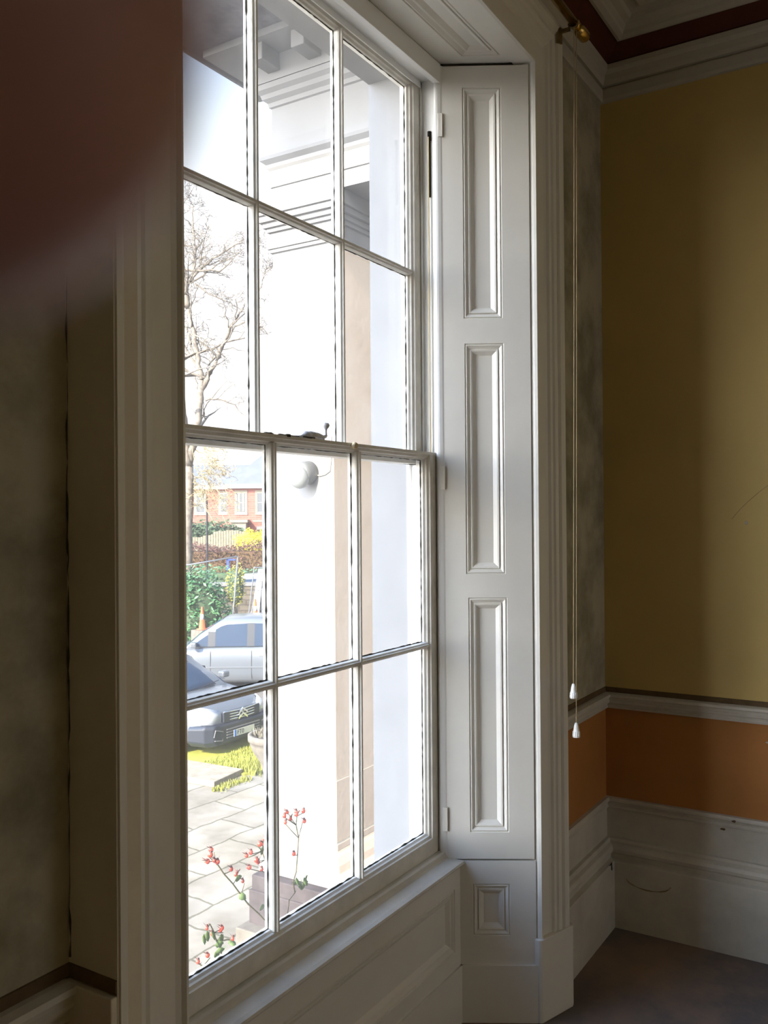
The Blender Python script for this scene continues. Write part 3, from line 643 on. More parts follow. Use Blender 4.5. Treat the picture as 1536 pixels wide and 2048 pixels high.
tag(gb.build('grass', 'grass'), 'tufts of grass over the lawn and its edge', 'grass', kind='stuff')

# stone planter bowl
ur = empty('stone_planter', (7.83, 6.36, ZG)); tag(ur, 'pale round stone planter bowl with dry grass beside the car', 'planter')
b = MB(); b.lathe([(.20, 0), (.20, .10), (.12, .16), (.10, .35), (.11, .75), (.13, 1.1), (.17, 1.26), (.25, 1.38), (.285, 1.46), (.29, 1.50), (.31, 1.51), (.31, 1.575), (.265, 1.58), (.25, 1.52), (0, 1.50)], (7.83, 6.36, ZG), k=32); under(b.build('bowl', 'mstone', smooth=True), ur)
b = MB()
def fr_():
    a = random.random()*2*PI; r = .24*math.sqrt(random.random()); return (7.83+r*math.cos(a), 6.36+r*math.sin(a), ZG+1.51)
blades(b, 700, fr_, .11); under(b.build('grass_tuft', 'fence'), ur)

# ------------------------------------------------------------------ cars
def wheel(mb, x, y, s):
    mb.lathe([(.0, 0), (.17, .01), (.20, .0), (.30, .01), (.315, .04), (.315, .17), (.29, .2), (0, .2)], (x, y, .315), (0, -s, 0), 28)
def car(name, L, W, ph, roofz, belt, hood, wbase, wtop, paint, lab, cat='car'):
    """local: nose at origin facing +x, body behind it, z from the ground"""
    o = empty(name); tag(o, lab, cat); hw = W/2
    def ring(x, zb, zt, k, cr=.02):
        w_ = hw*k
        h_ = [(0, zb), (w_*.9, zb), (w_*.97, zb+.08), (w_, zb+.22), (w_, (zb+zt)*.5), (w_*.985, zt-.12), (w_*.95, zt-.03), (w_*.86, zt), (w_*.4, zt+cr), (0, zt+cr*1.2)]
        return [(x, y, z) for y, z in h_]+[(x, -y, z) for y, z in h_[::-1][1:-1]]
    b = MB(); st_ = [(0, .30, .52, .60), (-.04, .24, .60, .74), (-.14, .22, .70, .88), (-.35, .20, hood-.10, .96), (-.7, .2, hood-.03, .99), (wbase, .2, hood, 1), (-1.7, .2, belt, 1), (-2.6, .2, belt+.01, 1), (-3.4, .2, belt+.03, 1), (-L+.25, .22, belt+.04, .97), (-L+.06, .28, belt+.02, .90), (-L, .36, belt-.12, .80)]
    b.loft([ring(*a) for a in st_])
    under(b.build('body', paint, smooth=True), o)
    # greenhouse
    def gr(x, z0, z1, k0, k1):
        a, c = hw*k0, hw*k1; r_ = [(a, z0), (c+(a-c)*.25, z0+(z1-z0)*.75), (c, z1-.04), (c*.86, z1), (c*.4, z1+.025), (0, z1+.03)]
        return [(x, y, z) for y, z in r_]+[(x, -y, z) for y, z in r_[::-1][1:]]
    g_ = MB(); gs = [(wbase-.02, hood-.03, hood+.01, .90, .86), (wbase-.35, belt-.06, hood+(roofz-hood)*.42, .93, .80), (wbase-.75, belt-.06, hood+(roofz-hood)*.80, .94, .75), (wtop, belt-.06, roofz-.03, .94, .72), (wtop-.6, belt-.06, roofz, .94, .71), (-3.0, belt-.06, roofz-.01, .94, .71), (-L+.45, belt-.04, roofz-.10, .93, .70), (-L+.20, belt-.04, roofz-.35, .90, .72), (-L+.08, belt-.04, belt+.06, .88, .80)]
    g_.loft([gr(*a) for a in gs]); under(g_.build('cabin', paint, smooth=True), o)
    def prof(x):  # top of the side glass at station x and its y there
        xs_ = [(a[0], a[2]) for a in gs]
        for i in range(len(xs_)-1):
            if xs_[i][0] >= x >= xs_[i+1][0]:
                t = (xs_[i][0]-x)/(xs_[i][0]-xs_[i+1][0]); return xs_[i][1]+(xs_[i+1][1]-xs_[i][1])*t
        return belt
    def sy(z, s, zt): t = max(0, min(1, (z-belt)/(roofz-belt))); return s*(hw*(.945-.165*t)+.018)
    for s in (1, -1):
        for (xa, xb_) in ((wbase-.15, wbase-.60), (wbase-.76, wbase-1.50), (wbase-1.66, wbase-2.46), (wbase-2.56, -L+.42)):
            if xa <= xb_: continue
            n_ = 6; top = []; bot = []
            for i in range(n_+1):
                x = xa+(xb_-xa)*i/n_; zt = max(prof(x)-.115, belt+.02); zb = belt+.015
                top.append((x, sy(zt, s, 0), zt)); bot.append((x, sy(zb, s, 0), zb))
            m_ = MB(); off = Vector((0, -s*.02, 0))
            m_.loft([[Vector(t_), Vector(b_), Vector(b_)+off, Vector(t_)+off] for t_, b_ in zip(top, bot)])
            under(m_.build('side_window', 'carglass', smooth=False), o)
        for xx in (wbase-.68, wbase-1.58, wbase-2.51):
            zt = prof(xx)-.11; zb = belt+.012; m_ = MB(); pa_ = Vector((xx, sy(zt, s, 0)-s*.006, zt)); pb_ = Vector((xx, sy(zb, s, 0)-s*.006, zb))
            m_.obox((pa_+pb_)/2, (.085 if xx > wbase-2 else .05, 0, 0), (0, s*.008, 0), (pa_-pb_)/2); under(m_.build('window_pillar', 'blackpl'), o)
        m_ = MB(); m_.obox((wbase-1.55, s*(hw+.002), .56), (1.2, 0, 0), (0, .008, 0), (0, 0, .018)); under(m_.build('side_trim', 'galv'), o)
        for xx in (wbase-1.86, wbase-2.75): m_ = MB(); m_.obox((xx, s*(hw-.012), belt-.20), (.08, 0, 0), (0, .018, 0), (0, 0, .014)); under(m_.build('door_handle', 'lead', bevel=.005), o)
        for xx in (wbase-.66, wbase-1.60, wbase-2.52): m_ = MB(); m_.obox((xx, s*(hw-.001), .62), (.004, 0, 0), (0, .003, 0), (0, 0, .33)); under(m_.build('door_seam', 'gap'), o)
        m_ = MB(); m_.obox((wbase-.30, s*(hw+.10), belt+.07), (.07, 0, 0), (0, .09, 0), (0, 0, .06)); under(m_.build('wing_mirror', paint, bevel=.03), o)
    # windscreen
    m_ = MB(); rows = []
    for t in [i/6 for i in range(7)]:
        x = wbase-.02+(wtop-wbase+.10)*t; z = (hood+.02)+(roofz-.05-hood)*(1-(1-t)**1.5)
        z = prof(x)+.035; hw_ = hw*(.84-.14*t)
        rows.append([(x+.03-.12*(abs(q)**2), hw_*q, z-.02*abs(q)**2) for q in [-1, -.6, -.2, .2, .6, 1]])
    m_.loft(rows, closed=False); ws = under(m_.build('windscreen', 'carglass', smooth=True), o)
    sm = ws.modifiers.new('thick', 'SOLIDIFY'); sm.thickness = .008
    for x in (-.85, -L+.8):
        for s in (1, -1):
            m_ = MB(); wheel(m_, x, s*(hw+.01), s); under(m_.build('wheel', ['tyre']), o)
    return o
c2 = car('silver_car', 4.28, 1.76, 0, 1.66, 1.02, .96, -1.05, -2.0, 'silver', 'silver people carrier parked side on behind the nearer car', 'car')
hd = Vector((-.54, .842, 0)).normalized(); az = math.atan2(hd.y, hd.x)
lf = Vector((-hd.y, hd.x, 0))     # its left side
tip = Vector((14.994, 14.702, 0))
c2o = tip+hd*1.22+lf*-.0
# camera sees the left side when lf points towards it
sd = 1 if lf.dot(-tip) > 0 else -1
c2o = c2o-lf*sd*.86
c2.location = (c2o.x, c2o.y, ZG); c2.rotation_euler = (0, 0, az)
c1 = car('hatchback_car', 4.0, 1.70, 0, 1.46, .98, .93, -.95, -1.75, 'silver', 'silver hatchback with double chevron badge and black bumper, facing the house', 'car')
NX, NY = 11.72, 10.28
c1.location = (NX, NY, ZG); c1.rotation_euler = (0, 0, -PI/2)
def c1c(o):
    o.parent = c1; return o
# front details in local coordinates
b = MB(); b.loft([[(x, y*w_, z) for y, z in ((0, zb), (.78, zb), (.85, zb+.08), (.85, zt-.05), (.8, zt), (0, zt), (-.8, zt), (-.85, zt-.05), (-.85, zb+.08), (-.78, zb))] for x, w_, zb, zt in ((.05, .66, .24, .50), (.03, .82, .20, .54), (-.10, .96, .18, .55), (-.42, 1.02, .18, .52))])
c1c(b.build('front_bumper', 'blackpl', smooth=False, bevel=.02))
b = MB()
for i in range(4): b.obox((.055, 0, .30+.045*i), (.006, 0, 0), (0, .42, 0), (0, 0, .008))
b.tube([(.045, y, z) for y, z in ((-.70, .30), (-.52, .27), (-.50, .42), (-.68, .47), (-.72, .36))], .009, 6); b.tube([(.045, -y, z) for y, z in ((-.70, .30), (-.52, .27), (-.50, .42), (-.68, .47), (-.72, .36))], .009, 6)
c1c(b.build('bumper_grille', 'lead'))
b = MB(); b.obox((-.005, 0, .64), (.035, 0, 0), (0, .46, 0), (0, 0, .085)); c1c(b.build('grille', 'blackpl', bevel=.01))
b = MB()
for z in (.575, .62, .665, .71): b.tube([(.032-.02*abs(q)**2, .45*q, z+.015*abs(q)) for q in [-1, -.6, -.2, .2, .6, 1]], .0095, 6)
c1c(b.build('grille_slat', 'chrome', smooth=True))
b = MB()
for z in (.585, .665):
    for s in (-1, 1): b.add([(.052, 0, z+.075), (.052, s*.115, z), (.052, s*.115, z-.038), (.052, 0, z+.037), (.036, 0, z+.075), (.036, s*.115, z), (.036, s*.115, z-.038), (.036, 0, z+.037)], [(0, 1, 2, 3), (4, 7, 6, 5), (0, 4, 5, 1), (1, 5, 6, 2), (2, 6, 7, 3), (3, 7, 4, 0)])
c1c(b.build('chevron_badge', 'chrome'))
for s in (1, -1):
    b = MB(); b.loft([[(-.02, s*.48, .56), (-.02, s*.48, .68), (-.06, s*.47, .74)], [(-.06, s*.66, .54), (-.10, s*.68, .72), (-.20, s*.66, .80)], [(-.20, s*.80, .56), (-.26, s*.80, .72), (-.42, s*.79, .83)]], closed=False)
    h_ = c1c(b.build('headlight', 'lens', smooth=True)); mm = h_.modifiers.new('thick', 'SOLIDIFY'); mm.thickness = .03; mm.offset = 0
b = MB(); b.obox((.072, 0, .345), (.005, 0, 0), (0, .26, 0), (0, 0, .055)); np_ = c1c(b.build('number_plate', 'plate'))
b = MB(); b.obox((.0785, -.235, .345), (.001, 0, 0), (0, .025, 0), (0, 0, .055)); bb = b.build('plate_band', 'pblue'); bb.parent = np_
def text_mesh(txt, size, m, name):
    cu = bpy.data.curves.new(name, 'FONT'); cu.body = txt; cu.size = size; cu.extrude = .001; cu.align_x = 'CENTER'; cu.align_y = 'CENTER'
    to = bpy.data.objects.new(name, cu); COL.objects.link(to); dg = bpy.context.evaluated_depsgraph_get(); me = bpy.data.meshes.new_from_object(to.evaluated_get(dg)); bpy.data.objects.remove(to)
    o = bpy.data.objects.new(name, me); COL.objects.link(o); me.materials.clear(); me.materials.append(M[m]); return o
t_ = text_mesh('FT0', .11, 'pblk', 'plate_letters'); t_.parent = np_; t_.matrix_basis = Matrix.Translation((.079, -.10, .345))@Matrix.Rotation(PI/2, 4, 'Z')@Matrix.Rotation(PI/2, 4, 'X')
b = MB(); b.tube([(-.93+.0, -.65, .955), (-.90, -.1, .975), (-.93, .35, .965)], .010, 5); b.tube([(-.90, -.1, .975), (-.97, .5, 1.03)], .008, 5); c1c(b.build('wiper', 'blackpl'))

# white car behind the stone wall
c3 = car('white_car', 4.1, 1.7, 0, 1.95, 1.50, 1.3, -1.05, -1.9, 'whitecar', 'white car mostly hidden behind the stone garden wall', 'car')
p3 = Vector((23.6, 20.75, 0)); c3.location = (p3.x+hd.x*1.9+1.0, p3.y+hd.y*1.9+.6, ZG); c3.rotation_euler = (0, 0, az)

# ------------------------------------------------------------------ garden wall, bushes, frames, hedges
Rt = Vector((.531, -.847, 0)); Ft = Vector((.847, .531, 0))
def along(c, a, h=0): return Vector(c)+Rt*a+Vector((0, 0, h))
def obb(mb, c, a0, a1, d, z0, z1, mi=0):   # box along the Rt direction
    m_ = along(c, (a0+a1)/2); mb.obox((m_.x, m_.y, (z0+z1)/2), Rt*(a1-a0)/2, Ft*d/2, (0, 0, (z1-z0)/2), mi)
def walled(name, c, a0, a1, d, z0, z1, m, bev=0):
    o = MB().add([], [])
    hx = (a1-a0)/2
    b = MB().box(-hx, hx, -d/2, d/2, 0, z1-z0); ob = b.build(name, m, bevel=bev)
    m_ = along(c, (a0+a1)/2); ob.location = (m_.x, m_.y, z0); ob.rotation_euler = (0, 0, math.atan2(Rt.y, Rt.x)); return ob
gw = walled('garden_wall', (20.4, 18.2, 0), -1.5, .85, .35, ZG, -.46, 'rubble'); tag(gw, 'low rubble stone garden wall with flat coping', 'wall')
cpn = MB().box(-1.2, 1.2, -.22, .22, 1.94, 2.03).build('coping', 'lead'); cpn.parent = gw
def leaves(mb, n, c, r, size, box=False, mi=0, shell=.55, asp=2.0):
    c = Vector(c)
    for i in range(n):
        while True:
            p = Vector((random.uniform(-1, 1), random.uniform(-1, 1), random.uniform(-1, 1)))
            l = p.length if not box else max(abs(p.x), abs(p.y), abs(p.z))
            if shell < l <= 1: break
        jit = 1+.10*math.sin(p.x*9+p.z*5)+.08*math.sin(p.y*11+p.x*4)
        pos = c+Rt*(p.x*r[0]*jit)+Ft*(p.y*r[1])+Vector((0, 0, p.z*r[2]*jit))
        a = Vector((random.gauss(0, 1), random.gauss(0, 1), random.gauss(0, 1))).normalized(); b_ = a.orthogonal().normalized(); s = size*random.uniform(.6, 1.3)
        mb.add([pos-a*s*asp*.5, pos+b_*s*.4, pos+a*s*asp*.5, pos-b_*s*.4], [(0, 1, 2, 3)], mi)
def bush(name, c, r, n, size, m, lab, core=None, box=False, cat='bush', asp=2, shell=.55):
    o = empty(name, (c[0], c[1], ZG)); tag(o, lab, cat); b = MB(); leaves(b, n, c, r, size, box, asp=asp, shell=shell); under(b.build('foliage', m), o)
    k_ = MB()
    if box: k_.obox(c, Rt*r[0]*.82, Ft*r[1]*.74, (0, 0, r[2]*.82))
    else: k_.ball((0, 0, 0), 1, 14); k_.v = [tuple(Vector(c)+Rt*v[0]*r[0]*.8+Ft*v[1]*r[1]*.8+Vector((0, 0, v[2]*r[2]*.8))) for v in k_.v]
    under(k_.build('branches', core or 'dgreen'), o)
    s = MB(); s.tube([(c[0], c[1], ZG-.03), (c[0], c[1], c[2])], .06, 6); under(s.build('stem', 'bark'), o); return o
bush('laurel_bush', (17.79, 17.47, -1.10), (1.13, .8, 1.42), 6500, .07, 'laurel', 'large glossy green laurel bush left of the stone wall')
bush('golden_shrub', (18.62, 16.50, -.30), (.28, .3, .60), 900, .05, 'goldleaf', 'small golden leaved shrub against the green laurel')
bush('copper_hedge', (28.6, 26.0, -.95), (4.2, .8, 1.35), 26000, .075, 'beech', 'long clipped copper brown hedge', core='strip', box=True, cat='hedge', asp=1.6, shell=.78)
bush('yellow_shrub', (31.55, 26.75, .30), (1.05, .6, .75), 2500, .08, 'yleaf', 'bright yellow shrub rising over the copper hedge', core='yleaf')
bush('evergreen_hedge', (37.9, 36.6, .15), (3.4, 1.2, 1.3), 5000, .16, 'dgreen', 'dark green shrubs in front of the brick house', cat='hedge')
bush('dark_shrub', (41.7, 34.2, .25), (.9, .8, .75), 1500, .14, 'dgreen', 'small dark shrub near the porch of the brick house')
bush('low_green_hedge', (26.6, 23.2, -1.35), (2.0, .4, .95), 4000, .07, 'laurel', 'low green hedge behind the white car', cat='hedge', box=True)
# timber fence
fe = empty('timber_fence', (33.5, 31.3, ZG)); tag(fe, 'weathered vertical board fence above the copper hedge', 'fence')
b = MB(); a = -2.6
while a < 2.2:
    t = .72+.10*math.sin(a*1.7)+random.uniform(-.03, .03)+(.12 if a > 0 else 0)
    obb(b, (33.5, 31.3, 0), a, a+.11, .03, ZG, t); a += .13
under(b.build('fence_board', 'fence'), fe)
b = MB(); obb(b, (33.54, 31.33, 0), -2.6, 2.2, .05, .2, .28); under(b.build('fence_rail', 'fence'), fe)
# steel goal-like frame
gf = MB(); T = Vector((18.25, 16.08, .545))
gf.tube([(17.3, 17.6, .30), (17.54, 17.22, .325), T], .022, 8); gf.tube([T, T+Vector((-.14, .22, -2.9))], .020, 8)
tag(gf.build('steel_frame', 'galv', smooth=True), 'thin galvanised steel frame of one post and a sloping top rail', 'frame')
# temporary fence panel with netting
tf = empty('site_fence', (17.0, 14.4, ZG)); tag(tf, 'leaning steel site fence panel hung with pale netting', 'fence')
b = MB(); c0 = Vector((17.9, 15.28, 0))
pa = [along(c0, -.22, -1.9), along(c0, .05, .28), along(c0, 1.8, .35), along(c0, 1.8, -1.9)]
b.tube(pa+[pa[0]], .018, 6)
for i in range(14): b.tube([pa[0]+(pa[3]-pa[0])*(i+.5)/14, pa[1]+(pa[2]-pa[1])*(i+.5)/14], .005, 4)
for i in range(9): b.tube([pa[0]+(pa[1]-pa[0])*(i+.5)/9, pa[3]+(pa[2]-pa[3])*(i+.5)/9], .005, 4)
under(b.build('mesh_panel', 'galv'), tf)
b = MB()
rows = [[along(c0, -.20+.35*t+.04*math.sin(9*s_+3*t), -1.5+1.75*t)+Ft*(.06+.05*math.sin(14*s_)) + Rt*(s_*(.30-.12*t)) for s_ in [i/10 for i in range(11)]] for t in [j/12 for j in range(13)]]
b.loft(rows, closed=False); nn = under(b.build('netting', 'mesh', smooth=True), tf); mo = nn.modifiers.new('t', 'SOLIDIFY'); mo.thickness = .01
def cone(x, y, z0, h, lab):
    o = empty('traffic_cone', (x, y, z0)); tag(o, lab, 'traffic cone')
    under(MB().lathe([(.14, 0), (.14, .02), (.085, .03), (.02, h), (0, h)], (x, y, z0), k=16).build('cone', 'cone', smooth=True), o)
    under(MB().lathe([(.058, h*.45), (.042, h*.68)], (x, y, z0), k=16).build('band', 'wfr', smooth=True), o)
cone(17.1, 16.3, -1.30, .58, 'orange traffic cone showing over the silver car roof at left')
tag(MB().box(16.9, 17.3, 16.1, 16.5, ZG, -1.30).build('stone_block', 'mstone'), 'stone block behind the silver car carrying a cone', 'block')
cone(17.62, 14.95, -1.05, .55, 'orange traffic cone in front of the netting')
tag(MB().box(17.42, 17.82, 14.75, 15.15, ZG, -1.05).build('stone_block', 'mstone'), 'stone block in front of the netting carrying a cone', 'block')
# blue things hanging at the hedge
b = MB(); c0 = Vector((26.8, 24.6, 0)); b.obox(along(c0, .35, -.30), Rt*.05, Ft*.03, (0, 0, .24)); b.obox(along(c0, .48, -.10), Rt*.18, Ft*.03, (0, 0, .03)); tag(b.build('blue_bracket', 'bluecloth'), 'small blue bracket shape standing before the copper hedge', 'bracket')
# thin dark street pole
b = MB(); b.tube([(22.264, 20.97, ZG), (22.264, 20.97, 2.3)], .03, 8); tag(b.build('street_pole', 'polem'), 'thin dark metal pole in front of the brick house', 'pole')

# ------------------------------------------------------------------ brick house across the road
hx = empty('brick_house', (45.3, 40.7, ZG)); tag(hx, 'red brick house with slate roof and stone window surrounds across the road', 'house')
HA = math.atan2(Rt.y, Rt.x)
def hpart(mb, name, m, parent=None, bev=0):
    o = mb.build(name, m, bevel=bev)
    if parent is None: o.parent = hx
    else: o.parent = parent
    return o
hx.rotation_euler = (0, 0, HA)   # local x along the facade (to the right), y away
EH = 3.80-ZG
# local x: px 376 -> -2.72, px540 -> +2.78 (f=60)
LX = lambda px: (px-458)/1787*60
hpart(MB().box(LX(350), LX(455)+.02, .6, 9, 0, EH).box(LX(455), LX(640), 0, 9, 0, EH), 'wall', 'brick')
b = MB(); b.add([(LX(452), -.35, EH), (LX(650), -.35, EH), (LX(650), 10, EH), (LX(452), 10, EH), (LX(510), 3.2, EH+2.1), (LX(650), 3.2, EH+2.1)], [(0, 1, 5, 4), (0, 4, 3), (4, 5, 2, 3), (0, 3, 2, 1)]); 
b.add([(LX(340), .2, EH-.05), (LX(470), .2, EH-.05), (LX(470), 6, EH-.05), (LX(340), 6, EH-.05), (LX(340), 3.2, EH+1.5), (LX(490), 3.2, EH+1.5)], [(0, 1, 5, 4), (4, 5, 2, 3), (0, 4, 3), (0, 3, 2, 1)])
hpart(b, 'roof', 'roof')
hpart(MB().box(LX(452), LX(650), -.38, .1, EH-.28, EH+.02), 'eaves', 'lead'); hpart(MB().box(LX(350), LX(458), .25, .7, EH-.30, EH-.02), 'eaves', 'wfr')
hpart(MB().box(LX(506)-.0, LX(650), -.04, .05, 3.66-.0+.0, 3.80), 'string_course', 'stonetrim')
for (px, dy, fr2) in ((398, .6, 1), (447, .6, 1), (483, 0, 0), (524, 0, 0)):
    z0, z1 = 1.90-ZG, 3.24-ZG; x = LX(px); hwid = .33
    f_ = MB(); f_.box(x-hwid-.10, x+hwid+.10, dy-.06, dy+.02, z0-.16, z0); f_.box(x-hwid-.09, x-hwid, dy-.04, dy+.02, z0, z1); f_.box(x+hwid, x+hwid+.09, dy-.04, dy+.02, z0, z1); f_.box(x-hwid-.10, x+hwid+.10, dy-.04, dy+.02, z1, z1+.16)
    wf = hpart(f_, 'window', 'stonetrim')
    fm = 'wfr' if fr2 else 'lead'
    g_ = MB(); g_.box(x-hwid, x+hwid, dy-.01, dy+.01, z0, z1); hpart(g_, 'pane', 'glassd', wf)
    g_ = MB(); g_.box(x-hwid, x-hwid+.06, dy-.03, dy, z0, z1); g_.box(x+hwid-.06, x+hwid, dy-.03, dy, z0, z1); g_.box(x-hwid, x+hwid, dy-.03, dy, (z0+z1)/2-.03, (z0+z1)/2+.03); g_.box(x-hwid, x+hwid, dy-.03, dy, z0, z0+.05); g_.box(x-hwid, x+hwid, dy-.03, dy, z1-.05, z1); hpart(g_, 'sash_frame', fm, wf)
    if px == 483: g_ = MB(); g_.box(x-hwid+.12, x-hwid+.26, dy-.025, dy-.012, z0+.1, z1-.05); g_.box(x+hwid-.26, x+hwid-.12, dy-.025, dy-.012, z0+.1, z1-.05); hpart(g_, 'curtain', 'stonetrim', wf)
cn = MB(); cn.box(LX(462), LX(500), -1.0, 0, 1.25-ZG, 1.42-ZG); cn.box(LX(467), LX(496), -.85, 0, .9-ZG, 1.25-ZG); hpart(cn, 'porch_canopy', 'stonetrim')
cn = MB(); cn.box(LX(467), LX(472), -.9, -.7, 0, .92-ZG); cn.box(LX(491), LX(496), -.9, -.7, 0, .92-ZG); hpart(cn, 'porch_post', 'stonetrim')
cn = MB(); cn.box(LX(515), LX(560), -.3, .0, .75-ZG, .98-ZG); hpart(cn, 'bay_roof', 'lead')

# ------------------------------------------------------------------ bare tree
tr_ = empty('bare_tree', (20.35, 20.2, ZG)); tag(tr_, 'bare branching winter tree seen through the left panes', 'tree')
C0 = Vector((20.6, 19.8, 0))
def T2(px, z, d=0):  # position by distance across the tree plane
    return C0+Rt*((px-402)/1787*28)+Ft*d+Vector((0, 0, z))
b = MB()
def limb(pts, r0, r1, depth=3, dens=1.0, m_=b):
    P = []
    for i in range(len(pts)-1):
        for k_ in range(4):
            t = k_/4; P.append(Vector(pts[i])*(1-t)+Vector(pts[i+1])*t+Vector((random.gauss(0, .02), random.gauss(0, .02), random.gauss(0, .02))))
    P.append(Vector(pts[-1])); n_ = len(P); R = [r0+(r1-r0)*i/(n_-1) for i in range(n_)]
    m_.tube(P, R, 7 if r0 > .04 else 4)
    if depth > 0:
        for i in range(2, n_):
            if random.random() < .55*dens:
                d = (P[i]-P[i-1]).normalized(); s = Vector((random.gauss(0, 1), random.gauss(0, 1), random.gauss(.25, .8))).normalized()
                L_ = R[i]*random.uniform(16, 30)*(1 if depth > 1 else 1.3)+.18; v = (d*.6+s*.9).normalized(); e1 = P[i]+v*L_*.5; e2 = e1+(v+Vector((random.gauss(0, .3), random.gauss(0, .3), random.gauss(.1, .3)))).normalized()*L_*.5
                limb([P[i], e1, e2], max(R[i]*.55, .008), .005, depth-1, dens, m_)
base = T2(378, ZG-.03); k0 = T2(384, 3.2); k1 = T2(402, 4.5)
limb([base, T2(380, .5), k0], .22, .16, 0)
limb([k0, T2(398, 4.2), T2(408, 5.1), T2(412, 5.9)], .13, .10, 0)
limb([T2(412, 5.9), T2(405, 6.6), T2(398, 7.3), T2(385, 8.3), T2(377, 9.2), T2(372, 10)], .085, .03, 3)
limb([T2(412, 5.6), T2(435, 6.3), T2(452, 6.9), T2(470, 7.5), T2(490, 8.0), T2(500, 8.3)], .10, .025, 3)
limb([T2(385, 8.2), T2(378, 8.7), T2(372, 10.0), T2(362, 11.2)], .13, .05, 3)
limb([T2(378, 8.6), T2(392, 9.1), T2(402, 9.8), T2(398, 10.6), T2(397, 11.3)], .06, .015, 3)
limb([T2(392, 9.1), T2(420, 9.5), T2(455, 9.9), T2(490, 10.2), T2(520, 10.3)], .05, .012, 3)
limb([T2(390, 8.9), T2(425, 9.3), T2(450, 9.6), T2(475, 9.7)], .035, .01, 2)
limb([T2(400, 8.9), T2(430, 8.6), T2(470, 8.3), T2(500, 8.0)], .03, .01, 2)
limb([T2(372, 6.6), T2(410, 6.8), T2(440, 6.9), T2(460, 6.6)], .035, .01, 2)
limb([T2(452, 6.9), T2(480, 7.6), T2(520, 7.7), T2(545, 7.3)], .04, .01, 3)
limb([T2(420, 5.3), T2(450, 5.3), T2(480, 5.1), T2(505, 4.6)], .03, .008, 2)
limb([T2(500, 8.2), T2(530, 8.8), T2(548, 9.7)], .03, .008, 3)
limb([k0, T2(372, 4.8), T2(366, 6.5), T2(360, 8)], .15, .08, 2)
under(b.build('branches', 'bark', smooth=True), tr_)
b2 = MB()
for i in range(26):
    px = random.uniform(372, 430); z = random.uniform(2.6, 4.6)
    limb([T2(px, z), T2(px+random.uniform(10, 34), z-random.uniform(.1, .5)), T2(px+random.uniform(30, 75), z-random.uniform(.5, 1.6), random.uniform(-1, 0))], .018, .005, 2, .8, b2)
under(b2.build('twigs', 'twig', smooth=True), tr_)

# ------------------------------------------------------------------ roses just outside
def rose(pts, hips, leaves_, lab, r=.0036):
    p0 = Vector(pts[0]); o = empty('rose_stem', p0); tag(o, lab, 'rose', 'rose stems with hips outside the window')
    b = MB(); P = [Vector(p) for p in pts]; b.tube(P, [r*(1-.40*i/(len(P)-1)) for i in range(len(P))], 6)
    for i in range(1, len(P)):
        q = P[i]; b.tube([q, q+Vector((random.choice((-1, 1))*.010, 0, .004))], [.0014, .0003], 4)
    for h_, at_ in hips:
        h_ = Vector(h_); a_ = P[at_]; b.tube([a_, (a_+h_)/2+Vector((0, 0, -.004)), h_-Vector((0, 0, .006))], .0016, 5)
    under(b.build('stem', 'stem', smooth=True), o)
    for i, (h_, at_) in enumerate(hips):
        k_ = MB(); c = Vector(h_)+Vector((0, random.uniform(-.015, .015), 0)); k_.ball(c, .0078*random.uniform(.8, 1.15), 10, (1, 1, 1.15)); hp = under(k_.build('hip', 'hip', smooth=True), o)
        s = MB()
        d0 = Vector((random.uniform(-.4, .4), 0, random.choice((1, 1, 1, .3)))).normalized()
        for j in range(5):
            a = 2*PI*j/5; v = (d0+Vector((math.cos(a)*.75, math.sin(a)*.75, math.cos(a+1)*.3))).normalized(); u_ = v.orthogonal().normalized()
            s.add([c+d0*.007-u_*.0026, c+d0*.007+u_*.0026, c+d0*.006+v*.012+u_*.0016, c+d0*.006+v*.022, c+d0*.006+v*.012-u_*.0016], [(0, 1, 2, 3, 4)])
        s.ball(c+d0*.0085, .0055, 6)
        sp_ = s.build('sepals', 'sepal'); sp_.parent = hp
    for l in leaves_:
        c = Vector(l); v = Vector((random.uniform(-1, 1), random.uniform(-.4, .4), random.uniform(-.9, .3))).normalized()*.030; u_ = v.cross(Vector((0, 1, .3))).normalized()*.014
        k_ = MB(); k_.loft([[c-u_*.1, c+u_*.1], [c+v*.35-u_, c+v*.35+u_+Vector((0, .003, 0))], [c+v*.8-u_*.8, c+v*.8+u_*.8], [c+v*1.15-u_*.1, c+v*1.15+u_*.1]], closed=False)
        lo_ = k_.build('leaf', 'rleaf', smooth=True); under(lo_, o); mm = lo_.modifiers.new('t', 'SOLIDIFY'); mm.thickness = .0006
    return o
Y = 2.2
def rp_(px, py, y=2.2):
    # distance-based layout of the sprays on the plane y = 2.2
    u_ = (px-768)/1787.2; v_ = (1024-py)/1787.2; d = Fv+Xv*u_+Uv*v_; t = y/d.y; return EYE+d*t
gnd = lambda x: (x, 2.2, ZG)
rose([gnd(2.66), (2.68, Y, -1), (2.72, Y, -.2)]+[rp_(*p) for p in ((574, 1835), (579, 1800), (590, 1785), (586, 1765), (592, 1745), (595, 1710), (597, 1676), (592, 1650), (594, 1632))],
     [(rp_(*p), a) for p, a in (((570, 1632), -2), ((577, 1625), -2), ((582, 1638), -2), ((588, 1628), -1), ((607, 1622), -1), ((605, 1641), -3), ((571, 1645), -3), ((593, 1624), -1), ((586, 1707), -4))],
     [rp_(*p) for p in ((592, 1755), (600, 1748), (608, 1755), (604, 1772), (612, 1765), (590, 1762), (615, 1750), (602, 1780))], 'tall upright rose stem with a cluster of hips before the white pier')
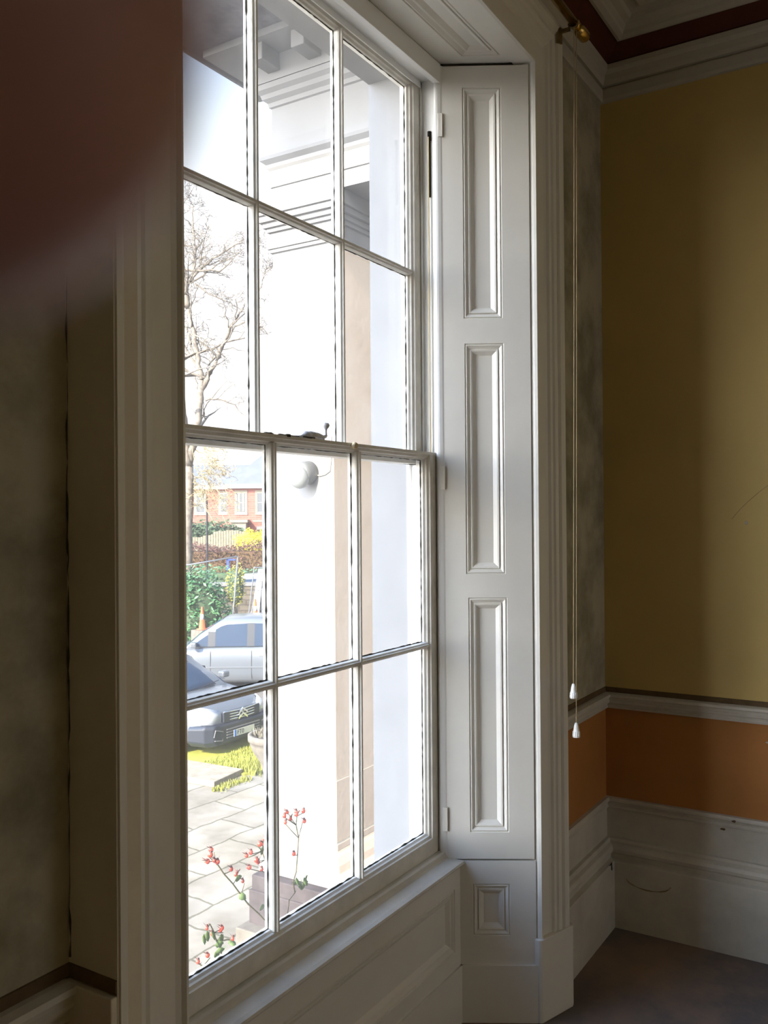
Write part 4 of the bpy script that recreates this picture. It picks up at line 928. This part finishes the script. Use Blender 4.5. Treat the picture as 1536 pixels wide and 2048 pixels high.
rose([gnd(2.75), (2.75, Y, -1), (2.72, Y, -.1)]+[rp_(*p) for p in ((536, 1848), (518, 1828), (496, 1808), (482, 1790), (466, 1768), (448, 1748), (436, 1730), (428, 1722))],
     [(rp_(*p), a) for p, a in (((415, 1708), -1), ((428, 1701), -1), ((409, 1721), -1), ((426, 1720), -1), ((430, 1722), -2), ((462, 1738), -3), ((476, 1750), -4), ((489, 1763), -5))],
     [rp_(*p) for p in ((478, 1788), (470, 1760), (520, 1815))], 'long arching rose stem leaning far left with small red hips')
rose([gnd(2.70), (2.70, Y, -1), (2.70, Y, -.2)]+[rp_(*p) for p in ((560, 1850), (548, 1800), (538, 1770), (534, 1745), (530, 1720), (524, 1702))],
     [(rp_(*p), a) for p, a in (((527, 1677), -1), ((514, 1687), -1), ((525, 1689), -1), ((534, 1700), -2), ((497, 1712), -1), ((503, 1705), -1), ((511, 1720), -2), ((516, 1724), -2), ((521, 1738), -3), ((493, 1733), -3))],
     [rp_(*p) for p in ((522, 1710), (540, 1770))], 'middle rose stem with ripe hips just left of the glazing bar')
rose([gnd(2.35), (2.36, Y, -1), (2.37, Y, -.2)]+[rp_(*p) for p in ((445, 1915), (440, 1895), (432, 1880), (428, 1865), (420, 1848))],
     [(rp_(*p), a) for p, a in (((412, 1856), -1), ((429, 1868), -2), ((441, 1855), -2), ((446, 1862), -2), ((460, 1876), -3))],
     [rp_(*p) for p in ((408, 1868), (414, 1862), (438, 1875), (430, 1890), (436, 1898), (442, 1868), (458, 1880), (432, 1905), (425, 1860), (448, 1900))], 'lowest rose spray with green leaves and hips above the sill')
rose([gnd(2.26), (2.27, Y, -1), (2.28, Y, -.2)]+[rp_(*p) for p in ((410, 1950), (404, 1935), (400, 1928))],
     [(rp_(*p), a) for p, a in (((397, 1924), -1), ((420, 1912), -2))], [rp_(434, 1912)], 'short rose sprig with two hips low at the left corner of the glass')

# ------------------------------------------------------------------ the photographer's fingertip, close to the lens
fg = empty('finger', (0, 0, 1.6)); tag(fg, 'blurred reddish brown fingertip over the top left of the view, close to the lens', 'finger')
D = .020
cpt = EYE+Fv*D+Xv*(-(768+230)/1787.2*D)+Uv*((1024-10)/1787.2*D)
axd = (Xv*.80-Uv*.52-Fv*.0).normalized()       # pointing direction of the fingertip
axd = (Xv*.72-Uv*.55+Fv*.10).normalized()
b = MB(); r0 = .0072
prof_ = [(0, r0*.98), (r0*.35, r0*.93), (r0*.62, r0*.78), (r0*.83, r0*.52), (r0*.95, r0*.25), (r0, 0), (r0*1.02, -.006), (r0*1.0, -.012), (r0*1.06, -.019), (r0*1.14, -.024), (r0*1.12, -.030), (r0*1.12, -.042), (r0*1.22, -.048), (r0*1.2, -.06), (r0*.9, -.066), (0, -.068)]
b.lathe(prof_, cpt, axd, 32)
under(b.build('finger_skin', 'skin', smooth=True), fg)
b = MB(); nb = (-Fv*-1).normalized(); back = (Fv-axd*Fv.dot(axd)).normalized()
sidev = axd.cross(back); rows = []
for i in range(7):
    t = i/6; h = r0*(.75-1.5*t); rr_ = r0*1.015*(1 if h < 0 else math.sqrt(max(0, 1-(h/r0/1.05)**2)))
    rows.append([cpt+axd*h+(back*math.cos(a)+sidev*math.sin(a))*rr_*1.01 for a in [-.7, -.35, 0, .35, .7]])
b.loft(rows, closed=False); nl_ = under(b.build('fingernail', 'nail', smooth=True), fg); mm = nl_.modifiers.new('t', 'SOLIDIFY'); mm.thickness = .0004
